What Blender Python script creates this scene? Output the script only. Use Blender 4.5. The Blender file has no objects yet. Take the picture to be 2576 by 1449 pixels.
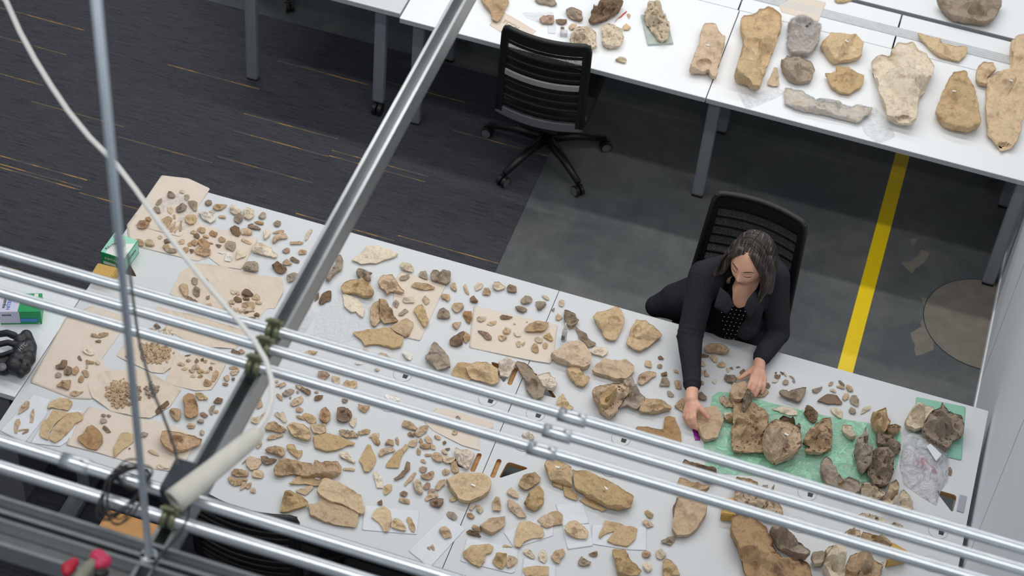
import bpy, bmesh, math, random
from mathutils import Vector, Matrix, noise, Quaternion
from mathutils.geometry import tessellate_polygon

# ------------------------------------------------------------ camera, light
SC = bpy.context.scene
COL = SC.collection
CAM_H = 6.85
RC = ((0.9509980364, -0.2998945143, -0.0752729363),
      (0.2671344194, 0.6743178661, 0.6884290939),
      (-0.1556982230, -0.6748027087, 0.7213871136))
FPX = 5010.8
cam_d = bpy.data.cameras.new('camera')
cam = bpy.data.objects.new('camera', cam_d)
COL.objects.link(cam)
_r, _u, _f = RC
cam.matrix_world = Matrix((
    (_r[0], -_u[0], -_f[0], 0.0),
    (-_r[1], _u[1], _f[1], 0.0),
    (-_r[2], _u[2], _f[2], CAM_H),
    (0, 0, 0, 1)))
cam_d.sensor_width = 36.0
cam_d.lens = 36.0 * FPX / 2576
cam_d.clip_start = 0.1
cam_d.clip_end = 60
cam_d.dof.use_dof = True
cam_d.dof.focus_distance = 8.1
cam_d.dof.aperture_fstop = 3.4
SC.camera = cam

world = bpy.data.worlds.new('world')
SC.world = world
world.use_nodes = True
world.node_tree.nodes['Background'].inputs[0].default_value = (0.80, 0.90, 1.0, 1)
world.node_tree.nodes['Background'].inputs[1].default_value = 0.30

def area(name, loc, sx, sy, power, col=(1, 0.985, 0.96), rot=(0, 0, 0)):
    l = bpy.data.lights.new(name, 'AREA')
    l.shape = 'RECTANGLE'; l.size = sx; l.size_y = sy; l.energy = power; l.color = col
    o = bpy.data.objects.new(name, l); COL.objects.link(o)
    o.location = loc; o.rotation_euler = rot
    return o
# rows of linear luminaires hung above the room, running along the tables
area('linear_light', (-0.6, 8.35, 4.7), 9.0, 0.16, 168)
area('linear_light', (-0.6, 5.75, 4.7), 9.0, 0.16, 105)
area('linear_light', (-0.6, 10.9, 4.7), 9.0, 0.16, 130)
area('linear_light', (-0.6, 2.2, 5.6), 9.0, 0.16, 105)

SC.view_settings.view_transform = 'Standard'
SC.view_settings.look = 'None'
SC.view_settings.gamma = 1.0
SC.view_settings.use_curve_mapping = False
SC.view_settings.exposure = -0.22

# ------------------------------------------------------------ helpers
def at(u, v, z):
    """where the sight line through photo point (u, v) meets height z"""
    a, b, c = (u - 1288) / FPX, (v - 724.5) / FPX, 1.0
    dx = RC[0][0] * a + RC[1][0] * b + RC[2][0] * c
    dy = RC[0][1] * a + RC[1][1] * b + RC[2][1] * c
    dz = RC[0][2] * a + RC[1][2] * b + RC[2][2] * c
    t = (CAM_H - z) / dz
    return Vector((dx * t, -dy * t, z))

def srgb(r, g, b):
    f = lambda c: (c / 255 / 12.92) if c <= 10.3 else ((c / 255 + 0.055) / 1.055) ** 2.4
    return (f(r), f(g), f(b), 1.0)

def link(o, parent=None):
    COL.objects.link(o)
    if parent is not None:
        o.parent = parent
    return o

def mobj(name, verts, faces, mat, parent=None, smooth=False):
    me = bpy.data.meshes.new(name)
    me.from_pydata([tuple(v) for v in verts], [], faces)
    if mat is not None:
        me.materials.append(mat)
    if smooth:
        me.polygons.foreach_set('use_smooth', [True] * len(me.polygons))
    me.update()
    return link(bpy.data.objects.new(name, me), parent)

def bobj(name, bm, mat, parent=None, smooth=False):
    me = bpy.data.meshes.new(name)
    bmesh.ops.recalc_face_normals(bm, faces=bm.faces)
    bm.to_mesh(me); bm.free()
    if mat is not None:
        me.materials.append(mat)
    if smooth:
        me.polygons.foreach_set('use_smooth', [True] * len(me.polygons))
    return link(bpy.data.objects.new(name, me), parent)

def tag(o, label=None, cat=None, group=None, kind=None):
    if label: o['label'] = label
    if cat: o['category'] = cat
    if group: o['group'] = group
    if kind: o['kind'] = kind
    return o

def empty(name, loc=(0, 0, 0), rz=0.0, label=None, cat=None, group=None, kind=None):
    o = bpy.data.objects.new(name, None); COL.objects.link(o)
    o.location = loc; o.rotation_euler = (0, 0, rz)
    o.empty_display_size = 0.05
    return tag(o, label, cat, group, kind)

def bm_box(bm, c, s, rz=0.0, bev=0.0, mat=None):
    M = Matrix.Translation(Vector(c)) @ Matrix.Rotation(rz, 4, 'Z') @ Matrix.Diagonal((s[0], s[1], s[2], 1))
    if mat is not None:
        M = mat @ M
    r = bmesh.ops.create_cube(bm, size=1.0, matrix=M)
    if bev:
        es = list({e for v in r['verts'] for e in v.link_edges})
        bmesh.ops.bevel(bm, geom=es, offset=bev, segments=2, affect='EDGES', profile=0.6)

def box(name, c, s, mat, parent=None, rz=0.0, bev=0.004):
    bm = bmesh.new(); bm_box(bm, c, s, rz, bev)
    return bobj(name, bm, mat, parent)

def bm_tube(bm, pts, rad, seg=12, cap=True, ell=None):
    """sweep a circle through pts; rad may be a list; ell=(side axis, factor) squashes"""
    pts = [Vector(p) for p in pts]
    n = len(pts)
    rads = rad if isinstance(rad, (list, tuple)) else [rad] * n
    rings = []
    up = None
    for i in range(n):
        d = (pts[min(i + 1, n - 1)] - pts[max(i - 1, 0)]).normalized()
        if up is None:
            ref = Vector((0, 0, 1)) if abs(d.z) < 0.9 else Vector((1, 0, 0))
            up = (ref - d * ref.dot(d)).normalized()
        else:
            up = (up - d * up.dot(d)).normalized()
        side = d.cross(up)
        ring = []
        for k in range(seg):
            a = 2 * math.pi * k / seg
            ring.append(bm.verts.new(pts[i] + (up * math.sin(a) + side * math.cos(a)) * rads[i]))
        rings.append(ring)
    for i in range(n - 1):
        for k in range(seg):
            bm.faces.new((rings[i][k], rings[i][(k + 1) % seg], rings[i + 1][(k + 1) % seg], rings[i + 1][k]))
    if cap:
        bm.faces.new(rings[0][::-1]); bm.faces.new(rings[-1])

def tube(name, pts, rad, mat, parent=None, seg=12, smooth=True):
    bm = bmesh.new(); bm_tube(bm, pts, rad, seg)
    return bobj(name, bm, mat, parent, smooth)

def bm_ball(bm, c, r, seg=16, ring=10, rot=None):
    r = (r, r, r) if not isinstance(r, (tuple, list)) else r
    M = Matrix.Translation(Vector(c))
    if rot is not None: M = M @ rot
    M = M @ Matrix.Diagonal((r[0], r[1], r[2], 1))
    bmesh.ops.create_uvsphere(bm, u_segments=seg, v_segments=ring, radius=1.0, matrix=M)

def bm_chain(bm, pts, rads, seg=16):
    """a tapered limb with round joints"""
    bm_tube(bm, pts, rads, seg)
    for p, r in zip(pts, rads):
        bm_ball(bm, p, r * 0.999, 14, 9)

def remeshed(name, bm, mat, voxel, parent=None, smooth_it=6, factor=0.5):
    o = bobj(name, bm, mat, parent, True)
    m = o.modifiers.new('remesh', 'REMESH'); m.mode = 'VOXEL'; m.voxel_size = voxel
    m.use_smooth_shade = True
    s = o.modifiers.new('smooth', 'SMOOTH'); s.factor = factor; s.iterations = smooth_it
    return o

def text(name, body, size, mat, parent, M, ext=0.0004, align='CENTER'):
    c = bpy.data.curves.new(name, 'FONT')
    c.body = body; c.size = size; c.extrude = ext
    c.align_x = align; c.align_y = 'CENTER'
    c.materials.append(mat)
    tmp = bpy.data.objects.new(name, c); COL.objects.link(tmp)
    me = bpy.data.meshes.new_from_object(tmp.evaluated_get(bpy.context.evaluated_depsgraph_get()))
    bpy.data.objects.remove(tmp)
    o = link(bpy.data.objects.new(name, me), parent)
    o.matrix_basis = M
    return o

def frame_m(o, x, y):
    """matrix with origin o, x axis along x and y axis near y"""
    x = Vector(x).normalized(); z = x.cross(Vector(y)).normalized(); y = z.cross(x)
    return Matrix(((x.x, y.x, z.x, o[0]), (x.y, y.y, z.y, o[1]), (x.z, y.z, z.z, o[2]), (0, 0, 0, 1)))

# ------------------------------------------------------------ materials
def newmat(name):
    m = bpy.data.materials.new(name); m.use_nodes = True
    nt = m.node_tree
    return m, nt, nt.nodes['Principled BSDF']

def nd(nt, t, **kw):
    n = nt.nodes.new(t)
    for k, v in kw.items():
        if k.startswith('i_'):
            key = k[2:]
            n.inputs[int(key) if key.isdigit() else key.replace('_', ' ')].default_value = v
        else:
            setattr(n, k, v)
    return n

def ramp(nt, src, stops):
    r = nt.nodes.new('ShaderNodeValToRGB')
    el = r.color_ramp.elements
    while len(el) < len(stops): el.new(0.5)
    for e, (p, c) in zip(el, stops):
        e.position = p; e.color = c
    nt.links.new(src, r.inputs[0])
    return r.outputs[0]

def mixc(nt, fac, a, b, mode='MIX'):
    m = nt.nodes.new('ShaderNodeMix'); m.data_type = 'RGBA'; m.blend_type = mode
    for sock, v in ((m.inputs[0], fac), (m.inputs[6], a), (m.inputs[7], b)):
        if isinstance(v, (int, float)): sock.default_value = v
        elif isinstance(v, tuple): sock.default_value = v
        else: nt.links.new(v, sock)
    return m.outputs[2]

def mathn(nt, op, a, b=0.0):
    m = nt.nodes.new('ShaderNodeMath'); m.operation = op
    for sock, v in ((m.inputs[0], a), (m.inputs[1], b)):
        if isinstance(v, (int, float)): sock.default_value = v
        else: nt.links.new(v, sock)
    return m.outputs[0]

def bump(nt, bsdf, height, strength, dist=0.002):
    b = nt.nodes.new('ShaderNodeBump'); b.inputs['Strength'].default_value = strength
    b.inputs['Distance'].default_value = dist
    nt.links.new(height, b.inputs['Height']); nt.links.new(b.outputs[0], bsdf.inputs['Normal'])

def simple(name, col, rough=0.5, metal=0.0, spec=0.5, noise_amt=0.06, scale=30.0, bmp=0.0):
    m, nt, b = newmat(name)
    tc = nd(nt, 'ShaderNodeTexCoord')
    n = nd(nt, 'ShaderNodeTexNoise', i_Scale=scale, i_Detail=4.0)
    nt.links.new(tc.outputs['Object'], n.inputs['Vector'])
    lo = tuple(c * (1 - noise_amt) for c in col[:3]) + (1,)
    hi = tuple(min(1, c * (1 + noise_amt)) for c in col[:3]) + (1,)
    nt.links.new(ramp(nt, n.outputs[0], [(0.3, lo), (0.7, hi)]), b.inputs['Base Color'])
    b.inputs['Roughness'].default_value = rough
    b.inputs['Metallic'].default_value = metal
    b.inputs['Specular IOR Level'].default_value = spec
    if bmp: bump(nt, b, n.outputs[0], bmp)
    return m

def bone_mat(name, col, dark, light, porous=False):
    m, nt, b = newmat(name)
    tc = nd(nt, 'ShaderNodeTexCoord'); oi = nd(nt, 'ShaderNodeObjectInfo')
    add = nd(nt, 'ShaderNodeVectorMath', operation='ADD')
    nt.links.new(tc.outputs['Object'], add.inputs[0])
    mul = mathn(nt, 'MULTIPLY', oi.outputs['Random'], 7.0)
    nt.links.new(mul, add.inputs[1])
    V = add.outputs[0]
    n1 = nd(nt, 'ShaderNodeTexNoise', i_Scale=14.0, i_Detail=5.0, i_Roughness=0.65)
    n2 = nd(nt, 'ShaderNodeTexNoise', i_Scale=120.0, i_Detail=4.0, i_Roughness=0.7)
    n3 = nd(nt, 'ShaderNodeTexNoise', i_Scale=45.0, i_Detail=6.0, i_Roughness=0.7)
    for n in (n1, n2, n3): nt.links.new(V, n.inputs['Vector'])
    c = ramp(nt, n1.outputs[0], [(0.28, dark), (0.47, col), (0.60, col), (0.78, light)])
    c2 = ramp(nt, n3.outputs[0], [(0.30, (0.55, 0.50, 0.46, 1)), (0.46, (1, 1, 1, 1)), (1.0, (1, 1, 1, 1))])
    c = mixc(nt, 0.75, c, c2, 'MULTIPLY')
    c3 = ramp(nt, n2.outputs[0], [(0.3, (0.82, 0.80, 0.78, 1)), (0.7, (1.12, 1.12, 1.12, 1))])
    c = mixc(nt, 0.8, c, c3, 'MULTIPLY')
    hv = nd(nt, 'ShaderNodeHueSaturation')
    rv = mathn(nt, 'ADD', mathn(nt, 'MULTIPLY', oi.outputs['Random'], 0.36), 0.89)
    nt.links.new(rv, hv.inputs['Value']); nt.links.new(c, hv.inputs['Color'])
    rs = mathn(nt, 'ADD', mathn(nt, 'MULTIPLY', oi.outputs['Random'], -0.22), 0.98)
    nt.links.new(rs, hv.inputs['Saturation'])
    c = hv.outputs[0]
    h = mathn(nt, 'ADD', mathn(nt, 'MULTIPLY', n3.outputs[0], 1.0), mathn(nt, 'MULTIPLY', n2.outputs[0], 0.35))
    if porous:
        vo = nd(nt, 'ShaderNodeTexVoronoi', feature='SMOOTH_F1', i_Scale=42.0)
        wob = nd(nt, 'ShaderNodeVectorMath', operation='ADD')
        sc = nd(nt, 'ShaderNodeVectorMath', operation='SCALE'); sc.inputs[3].default_value = 0.05
        nt.links.new(n3.outputs[1], sc.inputs[0]); nt.links.new(V, wob.inputs[0]); nt.links.new(sc.outputs[0], wob.inputs[1])
        nt.links.new(wob.outputs[0], vo.inputs['Vector'])
        pit = ramp(nt, vo.outputs['Distance'], [(0.12, (0.28, 0.21, 0.15, 1)), (0.26, (1, 1, 1, 1)), (1, (1, 1, 1, 1))])
        gate = ramp(nt, n1.outputs[0], [(0.42, (0, 0, 0, 1)), (0.52, (1, 1, 1, 1))])
        pit = mixc(nt, gate, (1, 1, 1, 1), pit)
        c = mixc(nt, 0.95, c, pit, 'MULTIPLY')
        h = mathn(nt, 'ADD', h, mathn(nt, 'MULTIPLY', pit, 1.2))
    nt.links.new(c, b.inputs['Base Color'])
    b.inputs['Roughness'].default_value = 0.78
    b.inputs['Specular IOR Level'].default_value = 0.25
    bump(nt, b, h, 0.7, 0.004 if not porous else 0.008)
    return m

TONES = {
 't': (srgb(192,163,127), srgb(144,114,84), srgb(216,196,166)),
 'y': (srgb(200,170,124), srgb(160,128,88), srgb(222,200,162)),
 'j': (srgb(182,148,108), srgb(88,64,50), srgb(222,190,134)),
 'd': (srgb(134,108,84), srgb(88,66,50), srgb(170,145,120)),
 'g': (srgb(158,140,120), srgb(108,90,74), srgb(196,182,164)),
 'p': (srgb(212,195,168), srgb(168,146,118), srgb(232,222,206)),
 'w': (srgb(232,226,214), srgb(200,188,170), srgb(245,242,236)),
 'r': (srgb(166,134,112), srgb(118,90,74), srgb(200,172,150)),
 'o': (srgb(180,142,98), srgb(128,92,60), srgb(208,176,134)),
}
BM = {}
for k, (a, b_, c_) in TONES.items():
    BM[k] = bone_mat('bone_' + k, a, b_, c_)
    BM[k + 'P'] = bone_mat('bone_porous_' + k, a, b_, c_, True)
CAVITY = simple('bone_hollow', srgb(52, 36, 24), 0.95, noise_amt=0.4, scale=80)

def paper_mat(name, col, trans=0.0):
    m, nt, b = newmat(name)
    tc = nd(nt, 'ShaderNodeTexCoord')
    n = nd(nt, 'ShaderNodeTexNoise', i_Scale=9.0, i_Detail=6.0, i_Roughness=0.6)
    n2 = nd(nt, 'ShaderNodeTexNoise', i_Scale=60.0, i_Detail=3.0)
    nt.links.new(tc.outputs['Object'], n.inputs['Vector']); nt.links.new(tc.outputs['Object'], n2.inputs['Vector'])
    lo = tuple(c * 0.93 for c in col[:3]) + (1,)
    c = ramp(nt, n.outputs[0], [(0.3, lo), (0.7, col)])
    nt.links.new(c, b.inputs['Base Color'])
    b.inputs['Roughness'].default_value = 0.85
    b.inputs['Specular IOR Level'].default_value = 0.2
    hgt = mathn(nt, 'ADD', n.outputs[0], mathn(nt, 'MULTIPLY', n2.outputs[0], 0.15))
    if trans:
        vo = nd(nt, 'ShaderNodeTexVoronoi', feature='DISTANCE_TO_EDGE', i_Scale=11.0)
        sc = nd(nt, 'ShaderNodeVectorMath', operation='SCALE'); sc.inputs[3].default_value = 0.12
        wob = nd(nt, 'ShaderNodeVectorMath', operation='ADD')
        nt.links.new(n.outputs[1], sc.inputs[0]); nt.links.new(tc.outputs['Object'], wob.inputs[0]); nt.links.new(sc.outputs[0], wob.inputs[1])
        nt.links.new(wob.outputs[0], vo.inputs['Vector'])
        hgt = mathn(nt, 'ADD', hgt, mathn(nt, 'MULTIPLY', mathn(nt, 'MINIMUM', vo.outputs['Distance'], 0.25), 1.6))
    bump(nt, b, hgt, 0.40 if trans else 0.4, 0.016 if trans else 0.01)
    return m
M_BROWN = paper_mat('newsprint', srgb(226, 212, 197))
M_CRUMP = paper_mat('creased_newsprint', srgb(224, 208, 190), 1.0)
M_WHITEP = paper_mat('white_paper', srgb(226, 229, 234))

def film_mat(name, col, alpha, rough, bs, scale):
    m, nt, b = newmat(name)
    tc = nd(nt, 'ShaderNodeTexCoord')
    n = nd(nt, 'ShaderNodeTexNoise', i_Scale=scale, i_Detail=5.0, i_Distortion=1.5)
    nt.links.new(tc.outputs['Object'], n.inputs['Vector'])
    b.inputs['Base Color'].default_value = col
    b.inputs['Roughness'].default_value = rough
    b.inputs['Specular IOR Level'].default_value = 0.8
    bump(nt, b, n.outputs[0], bs, 0.02)
    a = ramp(nt, n.outputs[0], [(0.35, (alpha * 0.55,) * 3 + (1,)), (0.62, (min(1, alpha * 1.3),) * 3 + (1,))])
    nt.links.new(a, b.inputs['Alpha'])
    return m
M_GREENF = film_mat('green_plastic', srgb(158, 218, 184), 0.78, 0.18, 1.0, 18)
M_CLEAR = film_mat('clear_film', srgb(236, 238, 242), 0.30, 0.12, 1.0, 30)
M_BUBBLE = film_mat('bubble_wrap', srgb(250, 252, 255), 0.34, 0.08, 0.55, 60)
M_MILKY = film_mat('milky_bag', srgb(222, 220, 226), 0.62, 0.25, 1.0, 22)
M_GREENC = paper_mat('green_card', srgb(146, 196, 174))
M_PURPLE = simple('purple_plastic', srgb(130, 30, 130), 0.3)
M_TABLE = simple('laminate_grey', srgb(208, 210, 212), 0.42, noise_amt=0.012, scale=300)
M_TABLEW = simple('laminate_white', srgb(238, 240, 242), 0.35, noise_amt=0.01, scale=300)
M_EDGE = simple('table_edge', srgb(176, 182, 184), 0.5, noise_amt=0.03)
M_PLY = simple('plywood_edge', srgb(186, 142, 94), 0.7, noise_amt=0.15, scale=60)
M_LEG = simple('painted_leg', srgb(150, 154, 162), 0.4, 0.35, noise_amt=0.02)
M_BLACK = simple('black_plastic', srgb(20, 20, 22), 0.45, noise_amt=0.1)
M_BLACK2 = simple('black_soft', srgb(30, 31, 34), 0.6, noise_amt=0.15)
M_GREYP = simple('grey_plastic', srgb(104, 106, 110), 0.5)
M_WHITEPL = simple('white_plastic', srgb(232, 232, 228), 0.4, noise_amt=0.02)
M_INK = simple('ink', srgb(40, 44, 48), 0.7)
M_INKL = simple('pale_ink', srgb(120, 124, 130), 0.7)

def galv(name, col, rough):
    m, nt, b = newmat(name)
    tc = nd(nt, 'ShaderNodeTexCoord')
    n = nd(nt, 'ShaderNodeTexNoise', i_Scale=35.0, i_Detail=5.0)
    nt.links.new(tc.outputs['Object'], n.inputs['Vector'])
    lo = tuple(c * 0.95 for c in col[:3]) + (1,)
    nt.links.new(ramp(nt, n.outputs[0], [(0.35, lo), (0.65, col)]), b.inputs['Base Color'])
    nt.links.new(ramp(nt, n.outputs[0], [(0.3, (rough * 0.95,) * 3 + (1,)), (0.7, (rough * 1.06,) * 3 + (1,))]), b.inputs['Roughness'])
    b.inputs['Metallic'].default_value = 0.85
    return m
M_ROD = simple('zinc_rod', srgb(186, 196, 208), 0.4, 0.15, noise_amt=0.03)
M_GALV = galv('galvanised_conduit', srgb(230, 235, 240), 0.30)
M_STRUT = galv('galvanised_strut', srgb(178, 182, 184), 0.34)
M_CLAMP = simple('olive_clamp', srgb(120, 124, 96), 0.4, 0.5, noise_amt=0.15)

# ------------------------------------------------------------ floor
def concrete():
    m, nt, b = newmat('polished_concrete')
    tc = nd(nt, 'ShaderNodeTexCoord')
    n1 = nd(nt, 'ShaderNodeTexNoise', i_Scale=1.3, i_Detail=8.0, i_Roughness=0.62)
    n2 = nd(nt, 'ShaderNodeTexNoise', i_Scale=6.0, i_Detail=8.0, i_Roughness=0.7, i_Distortion=0.6)
    n3 = nd(nt, 'ShaderNodeTexNoise', i_Scale=160.0, i_Detail=2.0)
    for n in (n1, n2, n3): nt.links.new(tc.outputs['Object'], n.inputs['Vector'])
    c = ramp(nt, n1.outputs[0], [(0.32, srgb(74, 80, 83)), (0.52, srgb(93, 96, 97)), (0.72, srgb(112, 111, 106))])
    c = mixc(nt, 0.7, c, ramp(nt, n2.outputs[0], [(0.3, (0.74, 0.76, 0.77, 1)), (0.5, (1, 1, 1, 1)), (0.72, (1.35, 1.34, 1.3, 1))]), 'MULTIPLY')
    c = mixc(nt, 0.5, c, ramp(nt, n3.outputs[0], [(0.3, (0.8, 0.8, 0.8, 1)), (0.7, (1.15, 1.15, 1.15, 1))]), 'MULTIPLY')
    nt.links.new(c, b.inputs['Base Color'])
    b.inputs['Roughness'].default_value = 0.5
    b.inputs['Specular IOR Level'].default_value = 0.35
    return m

def carpet():
    m, nt, b = newmat('carpet')
    tc = nd(nt, 'ShaderNodeTexCoord'); oi = nd(nt, 'ShaderNodeObjectInfo')
    sp = nd(nt, 'ShaderNodeSeparateXYZ'); nt.links.new(tc.outputs['Object'], sp.inputs[0])
    R = oi.outputs['Random']
    geo = nd(nt, 'ShaderNodeNewGeometry')
    mp = nd(nt, 'ShaderNodeMapping'); mp.inputs['Scale'].default_value = (7, 160, 1)
    nt.links.new(geo.outputs['Position'], mp.inputs['Vector'])
    n = nd(nt, 'ShaderNodeTexNoise', i_Scale=1.0, i_Detail=5.0, i_Roughness=0.7)
    nt.links.new(mp.outputs[0], n.inputs['Vector'])
    n2 = nd(nt, 'ShaderNodeTexNoise', i_Scale=420.0, i_Detail=2.0)
    nt.links.new(geo.outputs['Position'], n2.inputs['Vector'])
    base = ramp(nt, n.outputs[0], [(0.30, srgb(40, 41, 48)), (0.48, srgb(70, 71, 78)), (0.72, srgb(80, 80, 84))])
    base = mixc(nt, 0.9, base, ramp(nt, n2.outputs[0], [(0.35, (0.6, 0.6, 0.6, 1)), (0.65, (1.4, 1.4, 1.4, 1))]), 'MULTIPLY')
    mp2 = nd(nt, 'ShaderNodeMapping'); mp2.inputs['Scale'].default_value = (9, 20, 1)
    nt.links.new(geo.outputs['Position'], mp2.inputs['Vector'])
    n4 = nd(nt, 'ShaderNodeTexNoise', i_Scale=1.0, i_Detail=3.0); nt.links.new(mp2.outputs[0], n4.inputs['Vector'])
    gold = ramp(nt, n4.outputs[0], [(0.40, srgb(112, 106, 98)), (0.52, srgb(150, 122, 80)), (0.60, srgb(214, 164, 84))])
    wob = mathn(nt, 'MULTIPLY', mathn(nt, 'SUBTRACT', n.outputs[0], 0.5), 0.002)
    col = base
    for k, (f, keep) in enumerate(((7.31, 0.80), (13.7, 0.55))):
        r = mathn(nt, 'FRACT', mathn(nt, 'MULTIPLY', R, f * 17.0))
        r2 = mathn(nt, 'FRACT', mathn(nt, 'MULTIPLY', R, f * 91.0))
        y0 = mathn(nt, 'SUBTRACT', mathn(nt, 'MULTIPLY', r, 0.48), 0.24)
        d = mathn(nt, 'ABSOLUTE', mathn(nt, 'SUBTRACT', mathn(nt, 'ADD', sp.outputs[1], wob), y0))
        on = mathn(nt, 'LESS_THAN', d, 0.0022)
        on = mathn(nt, 'MULTIPLY', on, mathn(nt, 'LESS_THAN', r2, keep))
        col = mixc(nt, mathn(nt, 'MULTIPLY', on, 0.85), col, gold)
    nt.links.new(col, b.inputs['Base Color'])
    b.inputs['Roughness'].default_value = 0.95
    b.inputs['Specular IOR Level'].default_value = 0.1
    bump(nt, b, mathn(nt, 'ADD', n.outputs[0], mathn(nt, 'MULTIPLY', n2.outputs[0], 0.5)), 0.6, 0.004)
    return m

M_CONC = concrete(); M_CARPET = carpet()
M_TAPE = simple('yellow_tape', srgb(250, 214, 4), 0.45, noise_amt=0.03)
M_PATCH = simple('cement_patch', srgb(122, 116, 106), 0.7, noise_amt=0.14, scale=14)
M_STAIN = simple('bare_screed', srgb(124, 118, 108), 0.7, noise_amt=0.12, scale=18)

bm = bmesh.new(); bm_box(bm, (-1.5, 6.5, -0.05), (13, 13, 0.1))
floor = tag(bobj('floor', bm, M_CONC), kind='structure')
TS = 0.5146
tile_me = None
for i in range(7):
    for j in range(11):
        if tile_me is None:
            bm = bmesh.new(); bm_box(bm, (0, 0, 0), (TS - 0.0004, TS - 0.0004, 0.006), bev=0.0003)
            o = bobj('carpet_tile', bm, M_CARPET, floor); tile_me = o.data
        else:
            o = link(bpy.data.objects.new('carpet_tile', tile_me), floor)
        o.location = (-1.587 - TS * (i + 0.5), 7.847 - TS * (j + 0.5), 0.0035)

def flat(name, pts, z0, z1, mat, parent=None):
    """thin slab with the given outline"""
    n = len(pts)
    vs = [Vector((p[0], p[1], z0)) for p in pts] + [Vector((p[0], p[1], z1)) for p in pts]
    tri = tessellate_polygon([[Vector((p[0], p[1], 0)) for p in pts]])
    fs = [tuple(i + n for i in t) for t in tri] + [tuple(reversed(t)) for t in tri]
    fs += [(i, (i + 1) % n, (i + 1) % n + n, i + n) for i in range(n)]
    bm = bmesh.new()
    bv = [bm.verts.new(v) for v in vs]
    for f in fs:
        try: bm.faces.new([bv[i] for i in f])
        except ValueError: pass
    return bobj(name, bm, mat, parent)

def tag_child(o, label): o['label'] = label; return o
flat('floor_tape', [(0.098, 3.0), (0.171, 3.0), (0.171, 11.5), (0.098, 11.5)], 0.0, 0.0012, M_TAPE, floor)
pp = [(0.72 + 0.30 * math.cos(a / 40 * 2 * math.pi), 7.02 + 0.30 * math.sin(a / 40 * 2 * math.pi)) for a in range(40)]
flat('round_floor_patch', pp, 0.0, 0.001, M_PATCH, floor)
bm = bmesh.new()
bm_tube(bm, [(p[0], p[1], 0.0005) for p in pp + pp[:1]], 0.0022, 5, False)
bobj('patch_joint', bm, M_INK, floor)
for poly in ([(1460,630),(1520,780),(1500,860),(1460,900),(1470,950),(1350,1020),(1360,1080),(1400,1150),(1390,1200),(1410,1270),(1470,1255),(1600,1200),(1600,1050),(1640,900),(1650,760),(1640,680)],
             [(1250,255),(1350,250),(1430,180),(1470,120),(1560,160),(1500,260),(1400,330),(1370,380),(1290,310)],
             [(1340,0),(1430,0),(1400,50),(1365,80)]):
    flat('floor_stain', [at(1976 + x / 4.293, 600 + y / 4.293, 0)[:2] for x, y in poly], 0.0, 0.0006, M_STAIN, floor)

M_WALL = simple('painted_panel', srgb(226, 230, 238), 0.6, noise_amt=0.012, scale=5)
wall = tag(box('wall_right', (0.795, 6.3, 1.5), (0.10, 8.2, 3.0), M_WALL, bev=0.002), kind='structure')
for y in (4.95, 6.6):
    box('panel_line', (0.7445, y, 1.5), (0.0015, 0.005, 2.95), M_EDGE, wall, bev=0)  # thin grey vertical lines on the panel face
tag(box('baseboard_right', (0.741, 6.3, 0.03), (0.008, 8.2, 0.06), simple('bright_trim', srgb(240, 242, 246), 0.3)), kind='structure')

# ------------------------------------------------------------ tables
def top_with_holes(name, x0, x1, y0, y1, z1, th, holes, mat, parent):
    cu = bpy.data.curves.new(name, 'CURVE'); cu.dimensions = '2D'; cu.fill_mode = 'BOTH'
    def spl(pts):
        s = cu.splines.new('POLY'); s.points.add(len(pts) - 1); s.use_cyclic_u = True
        for p, q in zip(s.points, pts): p.co = (q[0], q[1], 0, 1)
    spl([(x0, y0), (x1, y0), (x1, y1), (x0, y1)])
    for h in holes: spl(h)
    cu.extrude = th / 2; cu.materials.append(mat)
    tmp = bpy.data.objects.new(name, cu); COL.objects.link(tmp)
    dg = bpy.context.evaluated_depsgraph_get()
    me = bpy.data.meshes.new_from_object(tmp.evaluated_get(dg))
    bpy.data.objects.remove(tmp)
    me.name = name
    o = link(bpy.data.objects.new(name, me), parent)
    o.location = (0, 0, z1 - th / 2)
    return o

def oval(cx, cy, l, w, n=8):
    out = []
    for k in range(n + 1):
        a = math.pi * k / n
        out.append((cx + w / 2 * math.cos(a), cy + l / 2 - w / 2 + w / 2 * math.sin(a)))
    for k in range(n + 1):
        a = math.pi + math.pi * k / n
        out.append((cx + w / 2 * math.cos(a), cy - l / 2 + w / 2 + w / 2 * math.sin(a)))
    return out

def rtri(pts, r=0.018, n=5):
    """triangle with rounded corners"""
    out = []
    m = len(pts)
    for i in range(m):
        p0, p, p1 = Vector(pts[i - 1]), Vector(pts[i]), Vector(pts[(i + 1) % m])
        a = p + (p0 - p).normalized() * r; b = p + (p1 - p).normalized() * r
        for k in range(n + 1):
            t = k / n
            q = a * (1 - t) ** 2 + p * 2 * t * (1 - t) + b * t * t
            out.append((q.x, q.y))
    return out

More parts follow.
